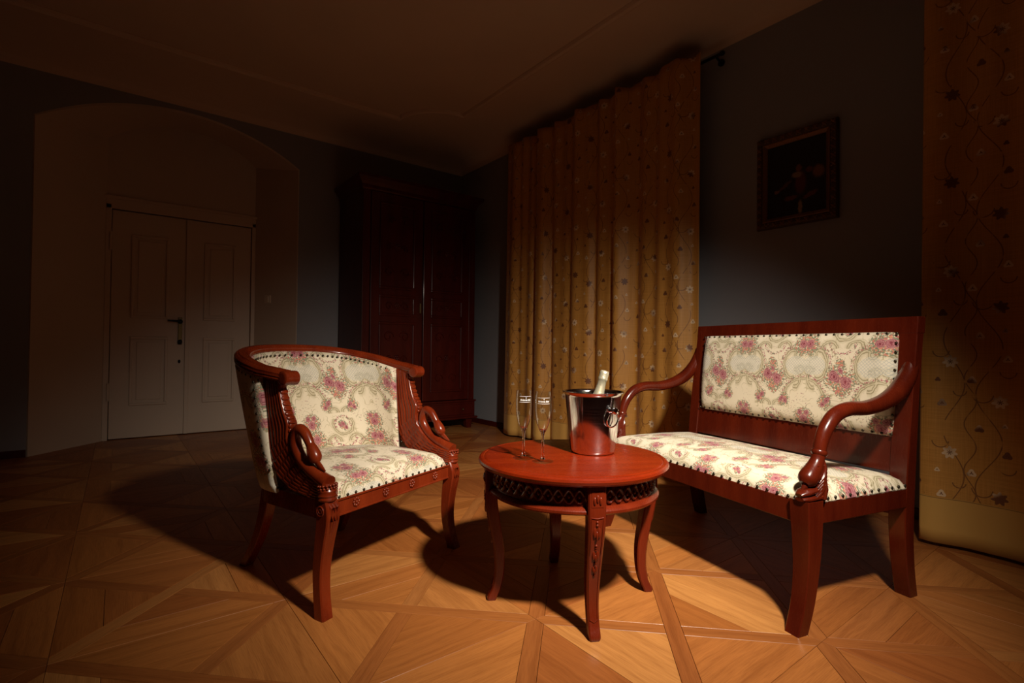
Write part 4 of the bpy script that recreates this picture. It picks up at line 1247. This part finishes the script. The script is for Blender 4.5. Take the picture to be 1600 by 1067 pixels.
for sx in (-1, 1):
    dr = MB().box(*sorted((sx * 0.02, sx * (hw - 0.03))), -hd - 0.020, -hd - 0.006, 0.150, 0.262).build('drawer', WM, WD, bevel=0.005)
    for kx in (0.2, 0.8):
        MB().ellipsoid((sx * (0.02 + (hw - 0.05) * kx), -hd - 0.026, 0.206), (0.011, 0.010, 0.011)).build('knob', M['brass'], dr, True)
    for sy in (-1, 1):
        leg_loft([(sx * (hw - 0.045), sy * (hd - 0.045), 0.106, 0.042, 0.042), (sx * (hw - 0.045), sy * (hd - 0.045), 0.05, 0.034, 0.034), (sx * (hw - 0.042), sy * (hd - 0.042), 0.0, 0.028, 0.028)], 6).build('foot', WM, WD, True, auto=30)
    MB().box(*sorted((sx * (hw - 0.075), sx * hw)), -hd - 0.004, -hd + 0.03, 0.305, 2.345).build('corner_stile', WM, WD, bevel=0.004)
    x0, x1 = sorted((sx * 0.006, sx * (hw - 0.080)))
    dl = MB().box(x0, x1, -hd - 0.012, -hd + 0.02, 0.312, 2.340).build('door', WM, WD, bevel=0.004)
    px0, px1 = x0 + 0.085, x1 - 0.085
    for z0, z1 in ((0.40, 1.10), (1.16, 1.36), (1.42, 2.25)):
        yf = -hd - 0.012; t = 0.022; mb = MB()
        mb.box(px0, px1, yf - 0.013, yf + 0.002, z0, z0 + t); mb.box(px0, px1, yf - 0.013, yf + 0.002, z1 - t, z1)
        mb.box(px0, px0 + t, yf - 0.013, yf + 0.002, z0 + t, z1 - t); mb.box(px1 - t, px1, yf - 0.013, yf + 0.002, z0 + t, z1 - t)
        mb.build('panel_moulding', WM, dl, bevel=0.005)
        cx, cz = (px0 + px1) / 2, (z0 + z1) / 2
        k = min(1.0, (z1 - z0) / 0.5)
        for s2 in (-1, 1):
            for (y0, r) in ((0.30, 0.055), (-0.02, 0.04), (-0.30, 0.05)):
                if k < 0.6 and abs(y0) > 0.1: continue
                pts = []
                for i in range(26):
                    a = i / 25 * 2.2 * PI; rr_ = r * (1 - 0.75 * i / 25)
                    pts.append((cx + s2 * (0.085 - rr_ * math.cos(a)), yf - 0.003, cz + (z1 - z0) * y0 + rr_ * math.sin(a)))
                mb = MB(); mb.tube(pts, 0.008, 6, up=(0, 1, 0)); mb.build('scroll_carving', WM, dl, True)
        mb = MB()
        for i in range(6):
            a = 2 * PI * i / 6
            mb.ellipsoid((cx + 0.020 * math.cos(a), yf - 0.004, cz + 0.020 * math.sin(a)), (0.013, 0.008, 0.013), 8, 6)
        mb.ellipsoid((cx, yf - 0.006, cz), (0.013, 0.010, 0.013), 8, 6)
        mb.build('rosette', WM, dl, True)
mb = MB().box(-0.034, -0.016, -hd - 0.018, -hd - 0.010, 1.20, 1.30); mb.build('key_escutcheon', M['brass'], WD, bevel=0.002)

# ================================================================== CURTAINS AND RODS
def curtain(name, label, y0, y1, z0, z1, xc, folds, bulge=0.0, seed=1, flatten=0.0, u0=0.0):
    rnd = random.Random(seed)
    NY, NZ = 260, 48
    comps = [(rnd.uniform(0.85, 1.15), rnd.uniform(0, 6.28)) for _ in range(3)]
    rows, fab = [], []
    for j in range(NZ + 1):
        t = j / NZ; z = z0 + (z1 - z0) * t
        row = []
        for i in range(NY + 1):
            s = i / NY; y = y0 + (y1 - y0) * s
            w = s + 0.012 * math.sin(2 * PI * (2.3 * s + 0.3 * comps[0][1]))
            ph = 2 * PI * folds * w
            amp = 0.030 * (1 - 0.2 * t) * (0.75 + 0.45 * math.sin(2 * PI * 2.6 * s + comps[2][1]))
            x = amp * math.sin(ph + 0.25 * math.sin(3 * t + comps[1][1])) + 0.022 * math.sin(0.53 * ph + comps[1][1] + 0.5 * t) + 0.012 * math.sin(1.9 * ph + comps[2][1]) * (0.5 + 0.5 * t)
            zz = z
            if j == NZ: zz = z + 0.012 * math.cos(ph)
            xx = xc - bulge * (1 - t) + x * (1 - flatten)
            row.append((xx, y + 0.010 * math.cos(ph) , zz))
        L = arclen([(p[0], p[1]) for p in row])
        if j == 0: L0 = L
        rows.append(row); fab += [(u0 + l, p[2]) for l, p in zip(L0, row)]
    mb = MB(); mb.loft(rows, False, False)
    o = mesh_obj(name, mb.v, mb.f, M['curtain'], None, True, fab=fab)
    s_ = o.modifiers.new('thick', 'SOLIDIFY'); s_.thickness = 0.004; s_.offset = 0
    o['label'] = label; o['category'] = 'curtain'; o['group'] = 'gold curtains along the right wall'
    return o
curtain('curtain', 'gold embroidered curtain hanging between wardrobe and settee', 0.715, 2.87, 0.018, 2.885, 2.02, 9.2, 0.03, seed=4)
curtain('curtain', 'gold embroidered curtain in the dark at right edge beyond settee', -2.3, -0.54, 0.018, 2.885, 1.93, 5.0, 0.10, seed=9, flatten=0.35, u0=3.03)
def rod(label, y0, y1):
    r = thing('curtain_rod', label, 'curtain rod', (2.145, (y0 + y1) / 2, 2.872))
    hl = (y1 - y0) / 2
    MB().tube([(0, -hl, 0), (0, hl, 0)], 0.011, 12).build('pole', M['iron'], r, True, auto=40)
    for s in (-1, 1):
        MB().ellipsoid((0, s * (hl + 0.012), 0), (0.017, 0.020, 0.017)).build('finial', M['iron'], r, True)
        mb = MB(); mb.tube([(0, s * (hl - 0.035), 0), (0.04, s * (hl - 0.035), -0.015), (XR - 2.145 - 0.002, s * (hl - 0.035), -0.02)], 0.008, 8); mb.lathe([(0.024, 0), (0.024, 0.01)], 14, (0, 0, 0))
        rot = Matrix.Rotation(PI / 2, 3, 'Y')
        k = len(mb.v) - 28
        mb.v[k:] = [tuple(rot @ Vector(v) + Vector((XR - 2.145 - 0.0115, s * (hl - 0.035), -0.02))) for v in mb.v[k:]]
        mb.build('bracket', M['iron'], r, True, auto=40)
rod('black iron curtain rod above the curtain by the wardrobe', 0.635, 2.95)
rod('black iron curtain rod above the curtain at right edge', -2.4, -0.49)

# ================================================================== PICTURE
pic = thing('framed_painting', 'dark figure painting in carved gilt frame hanging above the settee', 'painting', (XR - 0.002, 0.173, 1.922))
PW, PH = 0.235, 0.290
def frame_piece(prof, name, mat):
    rings = []
    for dx, dd in prof:  # dx inward from outer edge, dd depth from wall
        rings.append([(-dd, -PW + dx, -PH + dx), (-dd, PW - dx, -PH + dx), (-dd, PW - dx, PH - dx), (-dd, -PW + dx, PH - dx)])
    mb = MB(); mb.loft(rings, True, False); return mb.build(name, mat, pic)
frm = frame_piece([(0, 0.0), (0, 0.022), (0.006, 0.032), (0.018, 0.036), (0.034, 0.030), (0.040, 0.024)], 'outer_frame', M['gilt_dark'])
frame_piece([(0.038, 0.020), (0.040, 0.029), (0.046, 0.031), (0.052, 0.026), (0.062, 0.018), (0.066, 0.012), (0.066, 0.0)], 'inner_frame', M['gilt'])
mb = MB(); rnd = random.Random(3)
def orn(y, z):
    mb.ellipsoid((-0.036, y, z), (0.006, 0.009, 0.009), 8, 6)
    for k in range(4):
        a = k * PI / 2 + 0.785
        mb.ellipsoid((-0.034, y + 0.013 * math.cos(a), z + 0.013 * math.sin(a)), (0.005, 0.006, 0.006), 8, 6)
for k in range(10):
    for s in (-1, 1):
        orn(-PW + 0.02 + (2 * PW - 0.04) * k / 9, s * (PH - 0.020))
for k in range(1, 11):
    for s in (-1, 1):
        orn(s * (PW - 0.020), -PH + 0.02 + (2 * PH - 0.04) * k / 11)
mb.build('frame_carving', M['gilt'], frm, True)
cy_, cz_ = PW - 0.060, PH - 0.060
mesh_obj('canvas', [(-0.013, cy_, -cz_), (-0.013, -cy_, -cz_), (-0.013, -cy_, cz_), (-0.013, cy_, cz_), (-0.006, cy_, -cz_), (-0.006, -cy_, -cz_), (-0.006, -cy_, cz_), (-0.006, cy_, cz_)],
         [(0, 1, 2, 3), (7, 6, 5, 4), (0, 4, 5, 1), (1, 5, 6, 2), (2, 6, 7, 3), (3, 7, 4, 0)], M['canvas'], pic,
         fab=[(0, 0), (1, 0), (1, 1), (0, 1)] * 2)

# glasses last: positions on the tabletop
to_cam = lambda p: math.atan2(CAM_POS.y - p[1], CAM_POS.x - p[0])
FL1, FL2 = (0.031, 0.109), (0.052, 0.034)
flute(FL1, 'champagne flute standing farther left, nearest the table edge by the armchair', to_cam(FL1) + 0.22)
flute(FL2, 'champagne flute standing nearer the steel ice bucket, right of the other flute', to_cam(FL2) + 0.05)
